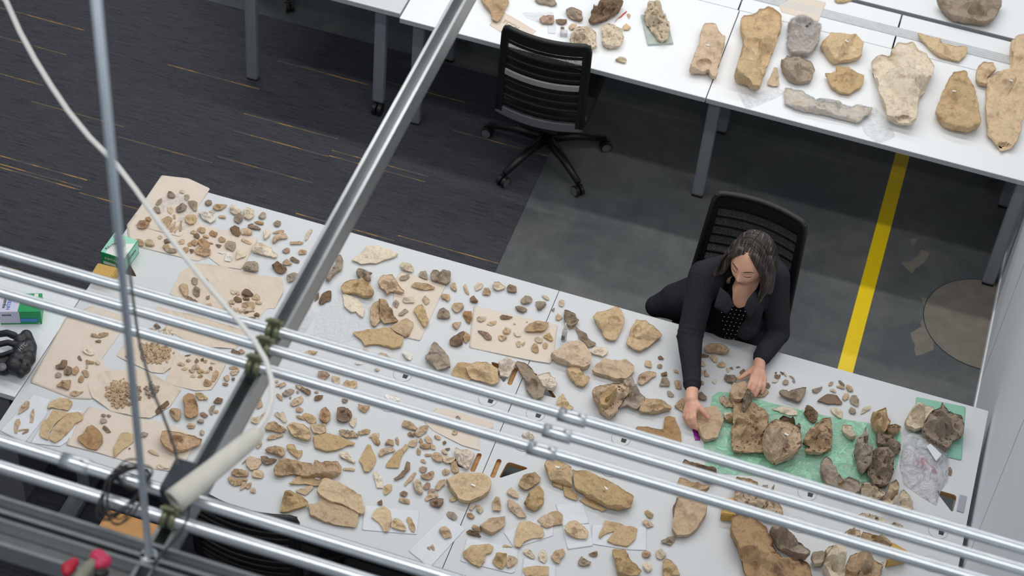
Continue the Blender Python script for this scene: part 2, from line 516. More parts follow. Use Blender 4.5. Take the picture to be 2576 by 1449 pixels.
TOP = 0.73
XL, XM, XR = -2.975, -1.128, 0.726
YF, YM, YB = 4.243, 5.012, 5.785
def near_table(x0, x1, y0, y1, label):
    t = empty('work_table', ((x0 + x1) / 2, (y0 + y1) / 2, 0), 0, label, 'table', 'four grey tables pushed together under the bones')
    inv = Matrix.Translation(-Vector(t.location))
    g = 0.0016
    front = y0 < 4.9
    holes = []
    ys = 4.77 if front else 5.25
    # hand slots beside both ends and a three-cornered hand hole
    for xs in ((x0 + 0.042, x1 - 0.040) if x1 < 0 else (x0 + 0.042,)):
        holes.append(oval(xs, ys, 0.10, 0.020))
    n_oval = len(holes)
    my = 4.77 if front else 5.25
    s = 1 if front else -1
    holes.append(rtri([(x0 + 0.066, my - 0.045 * s), (x0 + 0.075, my + 0.05 * s), (x0 + 0.165, my + 0.048 * s)]))
    holes.append(rtri([(x1 - 0.058, my - 0.045 * s), (x1 - 0.152, my - 0.045 * s), (x1 - 0.062, my + 0.05 * s)]))
    tp = top_with_holes('tabletop', x0 + g, x1 - g, y0 + g, y1 - g, TOP, 0.025, holes, M_TABLE, t)
    tp.matrix_parent_inverse = Matrix.Identity(4)
    tp.location = Vector((0, 0, TOP - 0.0125)) - Vector((t.location.x, t.location.y, 0))
    for hidx, h in enumerate(holes):
        bm = bmesh.new()
        n = len(h)
        cx = sum(p[0] for p in h) / n; cy = sum(p[1] for p in h) / n
        lo, hi = [], []
        for p in h:
            q = Vector((p[0] - t.location.x, p[1] - t.location.y))
            hi.append(bm.verts.new((q.x, q.y, TOP - 0.002))); lo.append(bm.verts.new((q.x, q.y, TOP - 0.0245)))
        for k in range(n):
            bm.faces.new((hi[k], hi[(k + 1) % n], lo[(k + 1) % n], lo[k]))
        o = bobj('cutout_edge', bm, M_PLY, t)
        sm = o.modifiers.new('thick', 'SOLIDIFY'); sm.thickness = 0.0016; sm.offset = 0
        if hidx < n_oval:
            oo = flat('slot_floor', [(p[0] - t.location.x, p[1] - t.location.y) for p in h], TOP - 0.016, TOP - 0.013, M_PLY, t)
    # edge band
    w, d = (x1 - x0) / 2, (y1 - y0) / 2
    for nm, c, sz in (('edge_band', (0, (-d if front else d), TOP - 0.0135), (2 * w - 0.004, 0.002, 0.022)),):
        box(nm, c, sz, M_EDGE, t, bev=0)
    # T legs
    for sx in (-1, 1):
        xx = sx * (w - 0.16)
        bm = bmesh.new()
        bm_box(bm, (xx, 0, 0.030), (0.075, 2 * d - 0.10, 0.045), bev=0.01)
        bobj('foot', bm, M_LEG, t)
        bm = bmesh.new()
        bm_box(bm, (xx, 0, 0.38), (0.06, 0.09, 0.65), bev=0.008)
        bobj('leg', bm, M_LEG, t)
    box('under_rail', (0, 0, TOP - 0.05), (2 * w - 0.3, 0.05, 0.04), M_LEG, t)
    return t
T1 = near_table(XL, XM, YM, YB, 'grey table at left nearest the carpet, brown paper on its corner')
T2 = near_table(XM, XR, YM, YB, 'grey table the woman sits at')
T3 = near_table(XL, XM, YF, YM, 'grey table at lower left, cracked flat bones on white paper')
T4 = near_table(XM, XR, YF, YM, 'grey table at lower right carrying the big jawbone')
for t in (T1, T2, T3, T4):
    pass
def disc(name, x, y, z, r, h, mat, parent, n=28):
    return flat(name, [(x + r * math.cos(k / n * 2 * math.pi), y + r * math.sin(k / n * 2 * math.pi)) for k in range(n)], z, z + h, mat, parent)
def add_grommet(t, x, y):
    x -= t.location.x; y -= t.location.y
    disc('grommet_ring', x, y, TOP - 0.001, 0.0385, 0.0014, M_INKL, t)
    g = disc('cable_grommet', x, y, TOP - 0.001, 0.0372, 0.0022, M_TABLE, t)
    flat('grommet_hole', [(x + 0.002, y + 0.004), (x + 0.024, y + 0.004), (x + 0.022, y - 0.016), (x + 0.004, y - 0.016)], TOP, TOP + 0.0016, M_BLACK, t)
for x in (-1.59, -1.225): add_grommet(T1 if x < XM else T1, x, 5.095)
add_grommet(T3, -1.587, 4.925)
for x in (-1.022, -0.664, 0.10, 0.623): add_grommet(T2, x, 5.092)
for x in (-1.022, -0.664, 0.10, 0.623): add_grommet(T4, x, 4.925)
# pull tab beside the right-hand hole
bm = bmesh.new(); p = at(2419, 1268, TOP); bm_box(bm, (p.x - T2.location.x, p.y - T2.location.y, TOP + 0.002), (0.028, 0.085, 0.004), rz=0.0, bev=0.0015)
bobj('pull_tab', bm, M_LEG, T2)

def post_table(name, x0, x1, y0, y1, legs, label, mat=M_TABLEW, caster=(), group='white tables in the far row'):
    t = empty(name, ((x0 + x1) / 2, (y0 + y1) / 2, 0), 0, label, 'table', group)
    L = Vector((t.location.x, t.location.y, 0))
    w, d = (x1 - x0), (y1 - y0)
    box('tabletop', (0, 0, TOP - 0.014), (w - 0.003, d, 0.028), mat, t, bev=0.0015)
    box('edge_band', (0, -d / 2 - 0.0008, TOP - 0.0145), (w - 0.005, 0.0016, 0.025), M_EDGE, t, bev=0)
    for i, (lx, ly) in enumerate(legs):
        z0 = 0.085 if i in caster else 0.012
        bm = bmesh.new()
        bm_box(bm, (lx - L.x, ly - L.y, (TOP - 0.03 + z0) / 2), (0.062, 0.045, TOP - 0.03 - z0), bev=0.014)
        lg = bobj('leg', bm, M_LEG, t)
        if i in caster:
            for s in (-1, 1):
                bm = bmesh.new(); c = Vector((lx - L.x + s * 0.014, ly - L.y - 0.01, 0.038))
                bm_tube(bm, [c - Vector((0.009, 0, 0)), c + Vector((0.009, 0, 0))], 0.036, 18)
                bobj('caster_wheel', bm, M_BLACK, lg)
        else:
            bm = bmesh.new(); bm_box(bm, (lx - L.x, ly - L.y, 0.006), (0.056, 0.04, 0.012), bev=0.003)
            bobj('foot_pad', bm, M_BLACK, lg)
    return t
YT = 7.252; YTB = 7.967
far_legs = lambda x0, x1: [(x0, YT + 0.09), (x1, YT + 0.09)]
F1 = post_table('long_table', -2.378, -0.837, YT, YTB, [(-2.30, YT + 0.09), (-2.30, YTB - 0.08), (-0.86, YTB - 0.08)], 'white table behind the empty office chair')
F2 = post_table('long_table', -0.835, 0.728, YT, YTB, [(-0.80, YT + 0.12), (0.690, YT + 0.05), (-0.8, YTB - 0.08), (0.69, YTB - 0.08)], 'white table carrying the largest limb bones')
F3 = post_table('long_table', -3.225, -2.385, 7.285, 8.75, [(-3.195, 7.345), (-2.50, 7.345), (-3.19, 8.6), (-2.5, 8.6)], 'grey-white table at the top left standing on a caster', M_TABLE, (1,), None)
F4 = post_table('long_table', -2.378, 0.728, 8.292, 9.05, [(-2.3, 8.9), (0.69, 8.9), (-0.8, 8.9)], 'back white table with the big dark boulder-like bone')
# the raised cable spine between the two white rows
sp = empty('cable_spine', (-0.84, 8.12, 0), 0, 'white cable trough with ribbed metal strip between white tables', 'cable tray')
for x0, x1 in ((-1.53, -0.002), (0.001, 0.775), (0.777, 1.56)):
    pass
for (x0, x1) in ((-2.37, -0.846), (-0.842, -0.063), (-0.059, 0.728)):
    cx = (x0 + x1) / 2 + 0.84; w = x1 - x0
    box('trough_lid', (cx, 8.024 - 8.12, TOP - 0.008), (w - 0.004, 0.106, 0.016), M_TABLEW, sp, bev=0.001)
    box('trough_lid', (cx, 8.204 - 8.12, TOP - 0.008), (w - 0.004, 0.108, 0.016), M_TABLEW, sp, bev=0.001)
M_ALU = simple('aluminium', srgb(214, 216, 218), 0.4, 0.1)
for k in range(5):
    box('rib', (0.0, 8.090 + k * 0.013 - 8.12, TOP + 0.0005), (3.06, 0.005, 0.004), M_ALU, sp, bev=0.001)
box('leak_blocker', (0.0, 8.165 - 8.12, 0.64), (3.08, 0.30, 0.01), M_BLACK, sp)  # added black plate that stops light leaking through the gaps to the floor
box('strip_base', (0.0, 8.116 - 8.12, TOP - 0.0045), (3.06, 0.068, 0.008), M_ALU, sp, bev=0)
for x in (-1.45, 0.0, 1.45):
    box('trough_foot', (x, 0, 0.355), (0.05, 0.12, 0.71), M_LEG, sp)

# white side table at left and its grey pedestal
S1 = empty('side_table', (-3.6, 4.73, 0), 0, 'white side table at far left under the black headset', 'table')
box('tabletop', (0.022, 0, TOP - 0.014), (1.20, 0.60, 0.028), simple('laminate_bright', srgb(226, 230, 234), 0.5, noise_amt=0.03, scale=60), S1, bev=0.002)
box('pedestal', (0.29, 0.0, 0.35), (0.58, 0.56, 0.69), simple('grey_cabinet', srgb(122, 122, 128), 0.6), S1)

# ------------------------------------------------------------ office chairs
M_MESH, _nt, _b = newmat('chair_mesh')
_b.inputs['Base Color'].default_value = srgb(20, 20, 22); _b.inputs['Roughness'].default_value = 0.7
_tc = nd(_nt, 'ShaderNodeTexCoord'); _mp = nd(_nt, 'ShaderNodeMapping'); _mp.inputs['Scale'].default_value = (260, 1, 260)
_nt.links.new(_tc.outputs['Object'], _mp.inputs['Vector'])
_vo = nd(_nt, 'ShaderNodeTexVoronoi', i_Scale=1.0); _vo.voronoi_dimensions = '3D'
_nt.links.new(_mp.outputs[0], _vo.inputs['Vector'])
_nt.links.new(ramp(_nt, _vo.outputs['Distance'], [(0.30, (0.25,) * 3 + (1,)), (0.5, (0.62,) * 3 + (1,))]), _b.inputs['Alpha'])

def office_chair(loc, rz, label, base_deg=30, bands=3, lumbar=True, w0=0.40, w1=0.40, zb=0.50, zt=1.0, yb=-0.235, yt=-0.24, spread=None, base=True, seat=True):
    ch = empty('office_chair', loc, rz, label, 'chair', 'black office chairs with mesh backs')
    def P(u, v, off=0.0):
        w = (w0 + (w1 - w0) * v) / 2
        return Vector((u * w, yb + (yt - yb) * v - 0.045 * (1 - u * u) + off, zb + (zt - zb) * v))
    def strip(name, v0, v1, mat, off=0.0, th=0.012, u0=-1.0, u1=1.0, n=16):
        bm = bmesh.new(); A = []
        for k in range(n + 1):
            u = u0 + (u1 - u0) * k / n
            A.append([bm.verts.new(P(u, v, off + o)) for v in (v0, v1) for o in (-th / 2, th / 2)])
        for k in range(n):
            a, b = A[k], A[k + 1]
            for i, j in ((0, 1), (1, 3), (3, 2), (2, 0)):
                bm.faces.new((a[i], a[j], b[j], b[i]))
        bm.faces.new((A[0][0], A[0][2], A[0][3], A[0][1])); bm.faces.new((A[-1][0], A[-1][1], A[-1][3], A[-1][2]))
        return bobj(name, bm, mat, ch, True if False else False)
    strip('top_bar', 0.89, 0.985, M_BLACK, 0, 0.022, -0.93, 0.93)
    loop = [(-1, 0), (-1, .25), (-1, .5), (-1, .75), (-1, .93), (-.97, .98), (-.9, 1)] + [(u / 10, 1) for u in range(-8, 9, 2)] + [(.9, 1), (.97, .98), (1, .93), (1, .75), (1, .5), (1, .25), (1, 0)]
    bm = bmesh.new(); bm_tube(bm, [P(u * .96, v) for u, v in loop], 0.015, 10); bobj('back_frame', bm, M_BLACK, ch, True)
    strip('side_bar', 0.0, 1.0, M_BLACK, 0, 0.022, -0.97, -0.84, 3)
    strip('side_bar', 0.0, 1.0, M_BLACK, 0, 0.022, 0.84, 0.97, 3)
    strip('bottom_bar', -0.04, 0.05, M_GREYP if lumbar else M_BLACK, 0, 0.02)
    strip('mesh_panel', 0.05, 0.89, M_MESH, 0.0, 0.002, -0.84, 0.84)
    nb = 9
    for k in range(nb):
        v = 0.12 + k * 0.74 / (nb - 1)
        strip('slat', v - 0.012, v + 0.012, M_BLACK, -0.006, 0.008, -0.84, 0.84)
    if lumbar:
        strip('lumbar_bar', 0.485, 0.54, simple('lumbar_grey', srgb(158, 152, 148), 0.5), -0.014, 0.012, -0.84, 0.84)  # base grey lightened to carry the light this bar reflects
        tag_child(ch.children[-1], 'grey lumbar bar')
    bm = bmesh.new(); bm_box(bm, (0, 0.02, 0.455), (0.46, 0.44, 0.06), bev=0.025)
    bobj('seat', bm, M_BLACK2, ch, True)
    bm = bmesh.new(); bm_box(bm, (0, -0.12, 0.40), (0.20, 0.26, 0.05), bev=0.015)
    bm_tube(bm, [(0, -0.2, 0.40), (0, -0.225, 0.44), (0, -0.215, 0.52)], 0.020, 10)
    bobj('tilt_mechanism', bm, M_BLACK, ch)
    tube('gas_column', [(0, 0, 0.10), (0, 0, 0.40)], 0.028, M_BLACK, ch)
    r = 0.315
    for k in range(5):
        a = math.radians(base_deg + 72 * k) - rz
        d = Vector((math.cos(a), math.sin(a), 0))
        bm = bmesh.new()
        bm_tube(bm, [d * 0.02 + Vector((0, 0, 0.125)), d * 0.16 + Vector((0, 0, 0.115)), d * r + Vector((0, 0, 0.078))], [0.030, 0.022, 0.016], 10)
        lg = bobj('base_arm', bm, M_BLACK, ch, True)
        tn = Vector((-d.y, d.x, 0))
        for s in (-1, 1):
            c = d * (r + 0.005) + tn * 0.014 * s + Vector((0, 0, 0.030))
            bm = bmesh.new(); bm_tube(bm, [c - tn * 0.009, c + tn * 0.009], 0.029, 18)
            wob = bobj('caster_wheel', bm, M_BLACK, lg)
            bm = bmesh.new(); bm_tube(bm, [c + tn * s * 0.009, c + tn * s * 0.0105], 0.024, 18)
            bobj('wheel_rim', bm, M_GREYP, lg)
    return ch
C1 = office_chair((-1.605, 7.36, 0), 0.02, 'empty black mesh-back office chair pushed to the far white table', 30, w0=0.44, w1=0.43, zb=0.46, zt=0.98, yb=-0.24, yt=-0.26)
C2 = office_chair((-0.43, 6.02, 0), math.pi - 0.11, 'black mesh-back office chair the woman sits in', 12, lumbar=False, w0=0.48, w1=0.42, zb=0.50, zt=1.04, yb=-0.19, yt=-0.25)
C3 = office_chair((-1.875, 4.40, 0), 0.0, 'black office chair at the bottom left edge, only its back showing', 40, w0=0.44, w1=0.43, zb=0.50, zt=0.93, yb=-0.24, yt=-0.27, lumbar=False)
C4 = office_chair((-1.32, 4.36, 0), 0.05, 'black office chair beneath the pipes at the bottom centre', 20, w0=0.44, w1=0.43, zb=0.46, zt=0.84, yb=-0.24, yt=-0.30, lumbar=False)
C5 = office_chair((-3.42, 8.20, 0), 1.2, 'black office chair at the top left, one caster showing', 306, lumbar=False, zt=0.98)

# traced outlines: T = zoom window (x, y, scale, region); then tone+flags[@height cm] and outline
DATA = """
T 300 430 4.83 north brown paper corner
g 580,290 600,235 640,240 685,290 680,325 600,325
p 735,235 770,215 805,245 790,272 740,265
g 790,290 835,275 862,310 820,365 795,340
g 830,355 900,350 955,375 940,490 915,490 860,430
g 470,350 520,320 525,370 480,420 430,410
g 405,455 430,420 490,430 505,510 470,515 405,490
g 690,440 770,380 830,420 800,480 720,508 690,490
t 590,430 625,410 655,450 650,500 625,530 590,490
t 500,600 600,540 655,570 620,640 560,715 500,680
t 560,715 690,600 690,640 580,730
t 600,740 660,660 690,665 640,750
t 660,750 715,650 730,665 680,755
t 725,740 750,590 770,595 755,735
t 655,520 685,530 690,580 660,585
y 795,560 830,520 930,520 950,580 910,645 850,650 810,620
o 320,560 370,545 395,590 370,620 320,600
o 215,640 250,585 320,590 375,630 330,690 270,705 215,680
t 185,825 240,815 300,850 295,910 250,915
t 310,850 340,820 400,830 435,900 400,915 320,905
t 470,790 500,770 530,800 495,830 475,820
d 540,830 600,810 645,820 640,860 550,885
t 530,900 600,880 625,930 560,950 530,940
g 540,945 640,930 715,950 700,985 610,1000
t 680,880 770,820 800,830 790,880 720,890
o 945,695 985,668 1055,700 1040,750 1000,752 950,720
o 860,740 900,712 960,735 920,770 870,755
d 900,775 960,745 985,790 960,825 905,800
t 1015,785 1050,762 1095,800 1080,820 1020,805
o 1090,740 1125,708 1200,755 1170,805 1100,775
o 960,830 1030,812 1085,850 1110,900 1060,940 1000,920 950,870
o 870,850 920,820 960,870 930,915 880,895
o 830,880 865,855 880,910 840,920
t 1085,860 1140,870 1145,890 1100,885
o 735,960 800,920 850,930 840,970 790,1010 745,1000
d 850,940 910,950 900,985 870,1005
o 910,950 960,905 1030,930 1120,960 1110,1010 1040,1045 990,1020 930,1000
t 1205,810 1240,785 1300,825 1290,855 1230,865 1205,840
d 1170,880 1250,895 1215,937 1180,905
g 1285,880 1320,842 1420,860 1420,920 1380,975 1290,930
w 1195,985 1290,990 1285,1000 1240,1008
w 1280,1075 1310,985 1375,990 1380,1060 1345,1100 1285,1090
p 1415,1080 1425,990 1460,930 1530,970 1555,1000 1530,1040 1490,1050
t 1480,830 1510,808 1570,850 1615,875 1605,895 1550,880 1490,850
g 1515,1130 1560,1085 1640,1080 1695,1110 1690,1215 1600,1215 1500,1195
p 1605,960 1665,870 1770,895 1870,940 1850,960 1930,1010 1925,1040 1880,1052 1740,1015 1610,980
d 1340,690 1400,650 1465,680 1475,770 1450,795 1370,760
t 1475,710 1500,683 1600,695 1625,745 1590,778 1480,770
d 1560,650 1610,630 1720,695 1725,715 1620,705 1565,690
o 1630,620 1680,608 1760,620 1755,650 1700,650
p 1755,830 1755,720 1800,680 1845,740 1830,790 1770,840
t 1850,755 1950,715 2010,710 2000,740 1900,760
t 1855,870 1870,800 1960,735 2030,755 2055,810 1960,820 1880,880
g 1870,630 1920,592 1970,610 1965,650 1920,680 1885,660
t 2070,860 2200,850 2250,870 2200,890 2080,895
p 2250,840 2270,760 2330,695 2355,700 2340,740 2290,830 2250,860
r 1980,960 2040,922 2078,940 2075,980 2030,1000 1980,980
t 2175,970 2220,948 2285,965 2270,1005 2180,1010
d 1850,1140 1920,1085 1970,1120 2030,1165 2045,1200 1970,1250 1900,1220
t 1980,1110 2040,1060 2110,1130 2050,1140 2000,1140
d 2070,1060 2100,1035 2200,1090 2180,1118 2080,1085
g 2030,1260 2130,1220 2200,1260 2150,1320 2050,1355
g 1690,545 1740,485 1785,500 1785,560 1740,590 1690,565
p 1505,480 1555,428 1640,465 1640,550 1575,595 1510,560
p 1340,450 1370,410 1480,460 1490,490 1400,530 1345,490
g 1390,560 1450,500 1500,530 1505,590 1450,643 1395,600
t 1130,440 1170,400 1260,400 1320,405 1240,470 1170,478
g 1040,370 1080,338 1125,355 1130,395 1080,425 1040,400
w 960,510 985,487 1070,490 1160,520 1180,590 1110,635 1020,590
p 1085,490 1130,470 1165,500 1140,520
t 1200,545 1240,527 1305,550 1290,578 1210,565
T 0 650 4.83 west brown paper
t 1105,915 1170,912 1195,960 1110,950
t 1180,930 1230,895 1260,940 1200,970
t 1240,890 1330,900 1310,930 1230,960
d 1155,1005 1190,985 1235,990 1225,1025 1170,1015
p 1000,1120 1070,1045 1110,1070 1150,1160 1100,1175 1040,1155
d 940,1190 970,1172 1000,1230 990,1250 950,1225
d 670,1300 730,1275 760,1222 825,1230 820,1280 770,1345 680,1340
d 780,1340 820,1295 880,1320 870,1395 840,1422 775,1410
o 880,1335 940,1295 970,1350 920,1420 875,1410
g 670,1400 710,1372 755,1400 740,1440 670,1447
t 990,1360 1050,1342 1085,1380 1080,1440 1030,1447 1010,1400
t 1045,1220 1080,1240 1150,1245 1150,1275 1080,1275 1045,1290
p 1155,1260 1180,1225 1220,1260 1210,1290 1170,1290
t 1050,1290 1075,1290 1070,1335 1040,1340
t 1460,790 1500,750 1545,770 1540,805 1470,800
t 1690,1060 1720,1015 1765,1040 1750,1090 1700,1110
o 1520,1180 1555,1162 1590,1190 1570,1215 1530,1200
t 1805,845 1850,840 1900,880 1880,915 1815,880
T 350 650 4.83 crumpled brown paper by the pipes
t 490,320 540,287 590,310 605,380 590,440 560,475 530,440 490,370
g 630,260 660,225 720,240 710,310 680,325 640,300
g 775,235 830,232 845,270 850,340 800,300
g 655,370 690,330 745,370 735,450 700,472 655,430
r 550,510 590,445 650,470 720,520 690,555 560,530
o 870,380 900,362 935,430 910,445 880,410
r 810,460 860,440 855,490 820,500
t 820,540 880,530 890,580 860,605 820,580
p 1110,410 1130,355 1195,370 1180,420 1150,440
d 1250,400 1290,355 1340,370 1395,430 1380,455 1280,460 1240,430
d 1145,480 1180,448 1250,480 1250,530 1200,535 1150,510
t 1170,400 1215,390 1225,440 1190,450
d 1250,480 1300,455 1345,480 1340,510 1270,510
t 1365,485 1430,420 1470,450 1470,500 1400,500
t 1410,530 1450,500 1500,540 1480,558 1420,550
t 1085,520 1120,490 1175,520 1160,560 1100,550
d 1035,590 1050,535 1130,575 1110,625 1050,635
t 1095,640 1140,595 1215,600 1200,640 1130,665
t 1250,530 1330,515 1400,530 1410,600 1370,610 1250,585
p 1200,640 1280,590 1350,555 1395,600 1360,640 1220,665
d 1265,665 1320,640 1340,655 1290,678
d 1390,680 1430,645 1470,675 1460,705 1400,703
d 1320,705 1420,710 1410,750 1350,745
t 1340,640 1400,625 1405,645 1360,650
t 920,625 970,615 980,640 930,640
d 2175,550 2220,430 2290,380 2340,380 2330,450 2240,560
d 2125,530 2150,440 2190,400 2185,480
t 2000,1150 2060,1115 2170,1130 2120,1170 2060,1180 2010,1170
d 1110,1150 1130,1095 1220,1120 1225,1170 1190,1190 1120,1165
t 1200,1120 1250,1095 1295,1140 1240,1160
t 565,1240 600,1212 635,1235 600,1260
d 670,1250 700,1203 730,1245 690,1275
d 745,1220 785,1205 790,1245 750,1245
t 785,1240 835,1230 820,1268 790,1265
t 860,1260 930,1265 930,1285 870,1275
t 460,1280 500,1252 565,1280 540,1305 480,1300
y 510,1330 600,1320 570,1360 520,1355
t 640,1310 700,1270 740,1310 740,1340 650,1345
t 600,1340 680,1345 670,1390 620,1385
y 700,1350 770,1340 800,1370 720,1400
d 845,1330 870,1305 892,1320 890,1360 850,1345
t 780,1370 870,1360 850,1390 770,1395
y 900,1390 940,1345 970,1370 960,1430 920,1447 890,1430
t 700,1440 760,1400 780,1430 750,1447
t 610,1440 640,1405 690,1420 680,1447
t 1100,1310 1170,1310 1190,1340 1110,1335
t 1100,1370 1160,1345 1220,1350 1190,1400 1130,1425
t 1040,1430 1080,1410 1090,1447 1050,1447
d 540,1170 640,1170 600,1190 550,1190
H t 205,1150 205,130 120
H p 335,895 90,60 30
H g 220,820 60,18 8
T 0 900 4.83 southwest papers
o 945,290 955,240 990,200 1025,235 1015,285 985,305
t 680,340 760,270 870,265 860,320 835,390 770,360
t 845,420 900,395 1025,405 910,470 860,455
t 210,695 245,600 320,510 370,520 355,600 290,650
t 355,780 385,640 415,600 422,690 400,785 370,795
t 175,800 205,735 245,732 255,790 220,850 210,920 175,920
t 215,885 240,868 355,855 350,875 230,898
r 265,920 290,895 360,865 345,900 275,932
yF 575,590 615,530 720,480 840,490 885,545 830,640 720,620 640,600 580,610
yF 480,910 520,760 580,740 640,630 810,650 820,680 690,780 590,920 590,995 500,960
yF 600,990 640,880 700,780 830,660 960,650 1015,690 1005,740 920,790 740,990 670,1030
g 1215,780 1225,730 1290,730 1310,770 1240,800
g 1225,690 1250,675 1295,690 1275,720 1235,712
g 1295,690 1320,682 1355,700 1330,725 1300,712
oF 940,960 1010,920 1060,840 1120,820 1180,860 1250,940 1250,1020 1180,1110 1060,1090 960,1010
d 1240,850 1265,820 1310,845 1355,905 1300,912
yF 1380,1210 1380,1090 1420,1020 1470,910 1560,905 1630,930 1620,1020 1500,1100 1410,1190
d 1560,1100 1580,1088 1588,1100 1575,1115
t 1790,1120 1840,1110 1920,1160 1940,1195 1850,1170
d 1670,1245 1720,1205 1720,1235
g 1680,920 1750,890 1810,915 1770,960 1700,960
p 1900,1300 1960,1290 2060,1310 2050,1345 1960,1355 1910,1340
dS 1880,650 1930,590 2040,505 2065,550 2000,620 1900,700
H t 1500,430 215,180 150
H g 1840,400 90,100 25
T 400 900 4.83 loose on the table below the bearing clamps
o 540,300 560,262 640,280 650,310 610,340 550,340
t 640,270 660,200 700,140 730,190 700,250 680,290 640,290
oB 290,500 300,450 370,408 430,430 475,560 480,690 440,720 380,750 310,720 310,600
y 430,420 520,418 600,495 590,508 480,510 460,470
t 120,640 160,600 265,620 270,690 240,770 200,770 150,700
d 655,540 710,470 785,490 760,550 700,555
g 605,630 640,575 690,575 660,640 650,695 615,680
t 665,650 700,628 730,640 710,670 670,670
r 495,670 540,650 605,695 560,730 510,700
g 455,775 490,735 550,745 545,790 500,795
t 325,830 360,790 450,800 440,830 380,825
t 340,835 440,825 430,855 360,858
g 495,880 530,868 557,890 540,940 500,940
oBS 5,990 40,890 120,880 380,915 540,960 500,1030 380,1090 290,1120 180,1150 60,1080
d 765,310 800,295 850,315 830,340 780,332
t 780,230 850,200 860,250 830,290 800,270
t 845,110 940,110 980,130 930,140 850,130
g 870,170 910,150 940,190 900,210
t 930,150 985,140 970,170 945,175
g 880,235 930,240 910,275 885,270
t 1410,270 1460,270 1440,300 1410,300
t 1410,330 1460,305 1530,290 1555,320 1470,370 1460,335 1415,350
g 1490,440 1530,395 1600,365 1655,390 1620,430 1550,470 1500,465
g 1575,490 1600,460 1612,480 1600,500
t 1420,440 1450,425 1490,470 1510,520 1480,520 1430,470
d 1650,325 1720,330 1800,370 1850,400 1845,440 1810,460 1760,420 1690,370
g 1665,410 1690,395 1705,420 1680,435
t 1590,550 1640,490 1740,455 1762,500 1730,550 1640,590 1605,580
t 1660,620 1690,582 1765,620 1725,660 1665,650
d 1885,480 1910,450 2000,445 1985,490 1930,520 1885,515
t 1880,410 1930,400 1945,425 1900,430
g 2220,500 2260,490 2305,515 2260,550 2225,535
p 1400,665 1440,650 1480,680 1500,645 1530,660 1560,770 1520,790 1480,750 1420,700
t 1655,700 1700,695 1800,720 1780,755 1700,740
yF 1740,690 1780,668 1850,680 1910,730 1880,765 1800,765
t 1800,770 1915,740 1920,775 1880,800 1810,785
oB 1945,690 1965,630 2025,582 2085,650 2080,740 2040,800 1990,790 1950,750
dB 2155,700 2165,610 2250,588 2340,640 2355,700 2300,770 2230,778 2155,750
p 1980,790 2035,785 2025,830 1995,820
p 2310,790 2360,720 2405,715 2400,790 2365,855 2320,820
t 1280,860 1320,785 1410,760 1460,810 1560,870 1480,910 1380,880 1290,880
yB 1550,830 1620,775 1760,790 1830,850 1865,960 1820,1005 1700,970 1610,940
t 1830,800 1920,790 1990,800 2040,850 2035,900 1950,935 1870,910 1850,850
t 1300,990 1340,940 1460,920 1530,935 1410,985 1320,1000
yF 1865,960 1930,930 2040,910 2180,940 2280,990 2385,1030 2360,1055 2280,1060 2150,1120 2040,1135 1890,1090 1880,1010
t 1110,770 1130,720 1230,700 1230,790 1180,800
o 1235,700 1310,640 1320,670 1270,750 1240,765
t 1180,610 1215,490 1245,500 1265,580 1200,625
t 1170,1080 1200,1010 1250,985 1255,1050 1200,1108
tB 1280,1110 1320,1080 1420,1055 1530,1090 1540,1160 1500,1210 1420,1170 1310,1140
y 1545,1070 1590,1040 1650,1050 1680,1110 1750,1120 1735,1180 1695,1230 1640,1190 1560,1100
tF 1055,1240 1100,1185 1230,1220 1250,1270 1190,1350 1110,1365 1060,1310
d 1230,1200 1290,1188 1445,1230 1380,1280 1300,1305 1255,1270
t 870,1390 910,1345 1080,1370 1100,1410 1040,1440 960,1440 890,1410
yF 1130,1400 1160,1365 1250,1368 1278,1410 1250,1445 1140,1440
t 1000,1290 1060,1220 1060,1240 1020,1290
t 2190,1170 2220,1130 2290,1140 2390,1260 2375,1285 2260,1230 2210,1210
t 2230,1340 2340,1330 2390,1355 2370,1375 2240,1365
tB 1385,1370 1440,1270 1530,1240 1740,1250 1870,1260 1880,1320 1720,1420 1600,1400 1490,1435 1400,1430
tB 1740,1410 1860,1320 1900,1225 2180,1235 2230,1300 2220,1390 2120,1447 1700,1447
t 2180,880 2230,865 2320,890 2350,870 2400,910 2400,960 2290,975 2210,940
T 800 560 4.83 north edge right of the steel beam
gB 120,640 170,570 220,480 230,380 280,365 310,420 300,560 240,600 150,690 130,740 70,690
pF 410,440 500,390 600,283 750,283 980,375 930,410 700,490 520,495 415,450
gB 460,600 490,550 580,570 670,600 620,620 650,700 600,710 520,680 480,650
yB 275,770 320,715 420,690 540,685 620,750 690,850 660,905 560,900 430,850 300,840
p 995,500 1030,475 1130,490 1168,550 1150,605 1060,585 1010,560
g 985,680 1000,650 1060,630 1110,600 1118,660 1060,700 1000,700
tB 725,710 790,625 910,610 960,720 1050,820 1050,850 960,830 880,820 840,885 800,800 730,750
g 1220,640 1240,590 1320,575 1340,690 1290,680
gB 1365,610 1400,560 1440,565 1620,620 1610,720 1560,745 1470,720 1380,690
t 1125,765 1170,722 1300,730 1425,785 1420,805 1310,818 1200,800
t 1605,780 1635,728 1675,725 1690,820 1670,840 1630,810
t 1765,760 1800,735 1820,800 1840,885 1790,850
p 1905,760 1950,715 2015,750 1980,800 1915,830
p 2115,770 2150,715 2200,708 2285,770 2260,800 2180,828 2130,800
d 2295,780 2330,740 2415,765 2415,850 2300,835
t 1995,840 2020,792 2080,790 2105,850 2080,880 2000,872
d 1845,910 1895,870 1950,950 1940,975 1850,960
o 1495,895 1530,858 1600,862 1612,910 1580,962 1550,930 1500,920
t 1620,1020 1650,965 1760,970 1778,1030 1680,1098 1640,1060
o 1755,1110 1780,1065 1870,1070 1870,1160 1845,1235 1800,1200
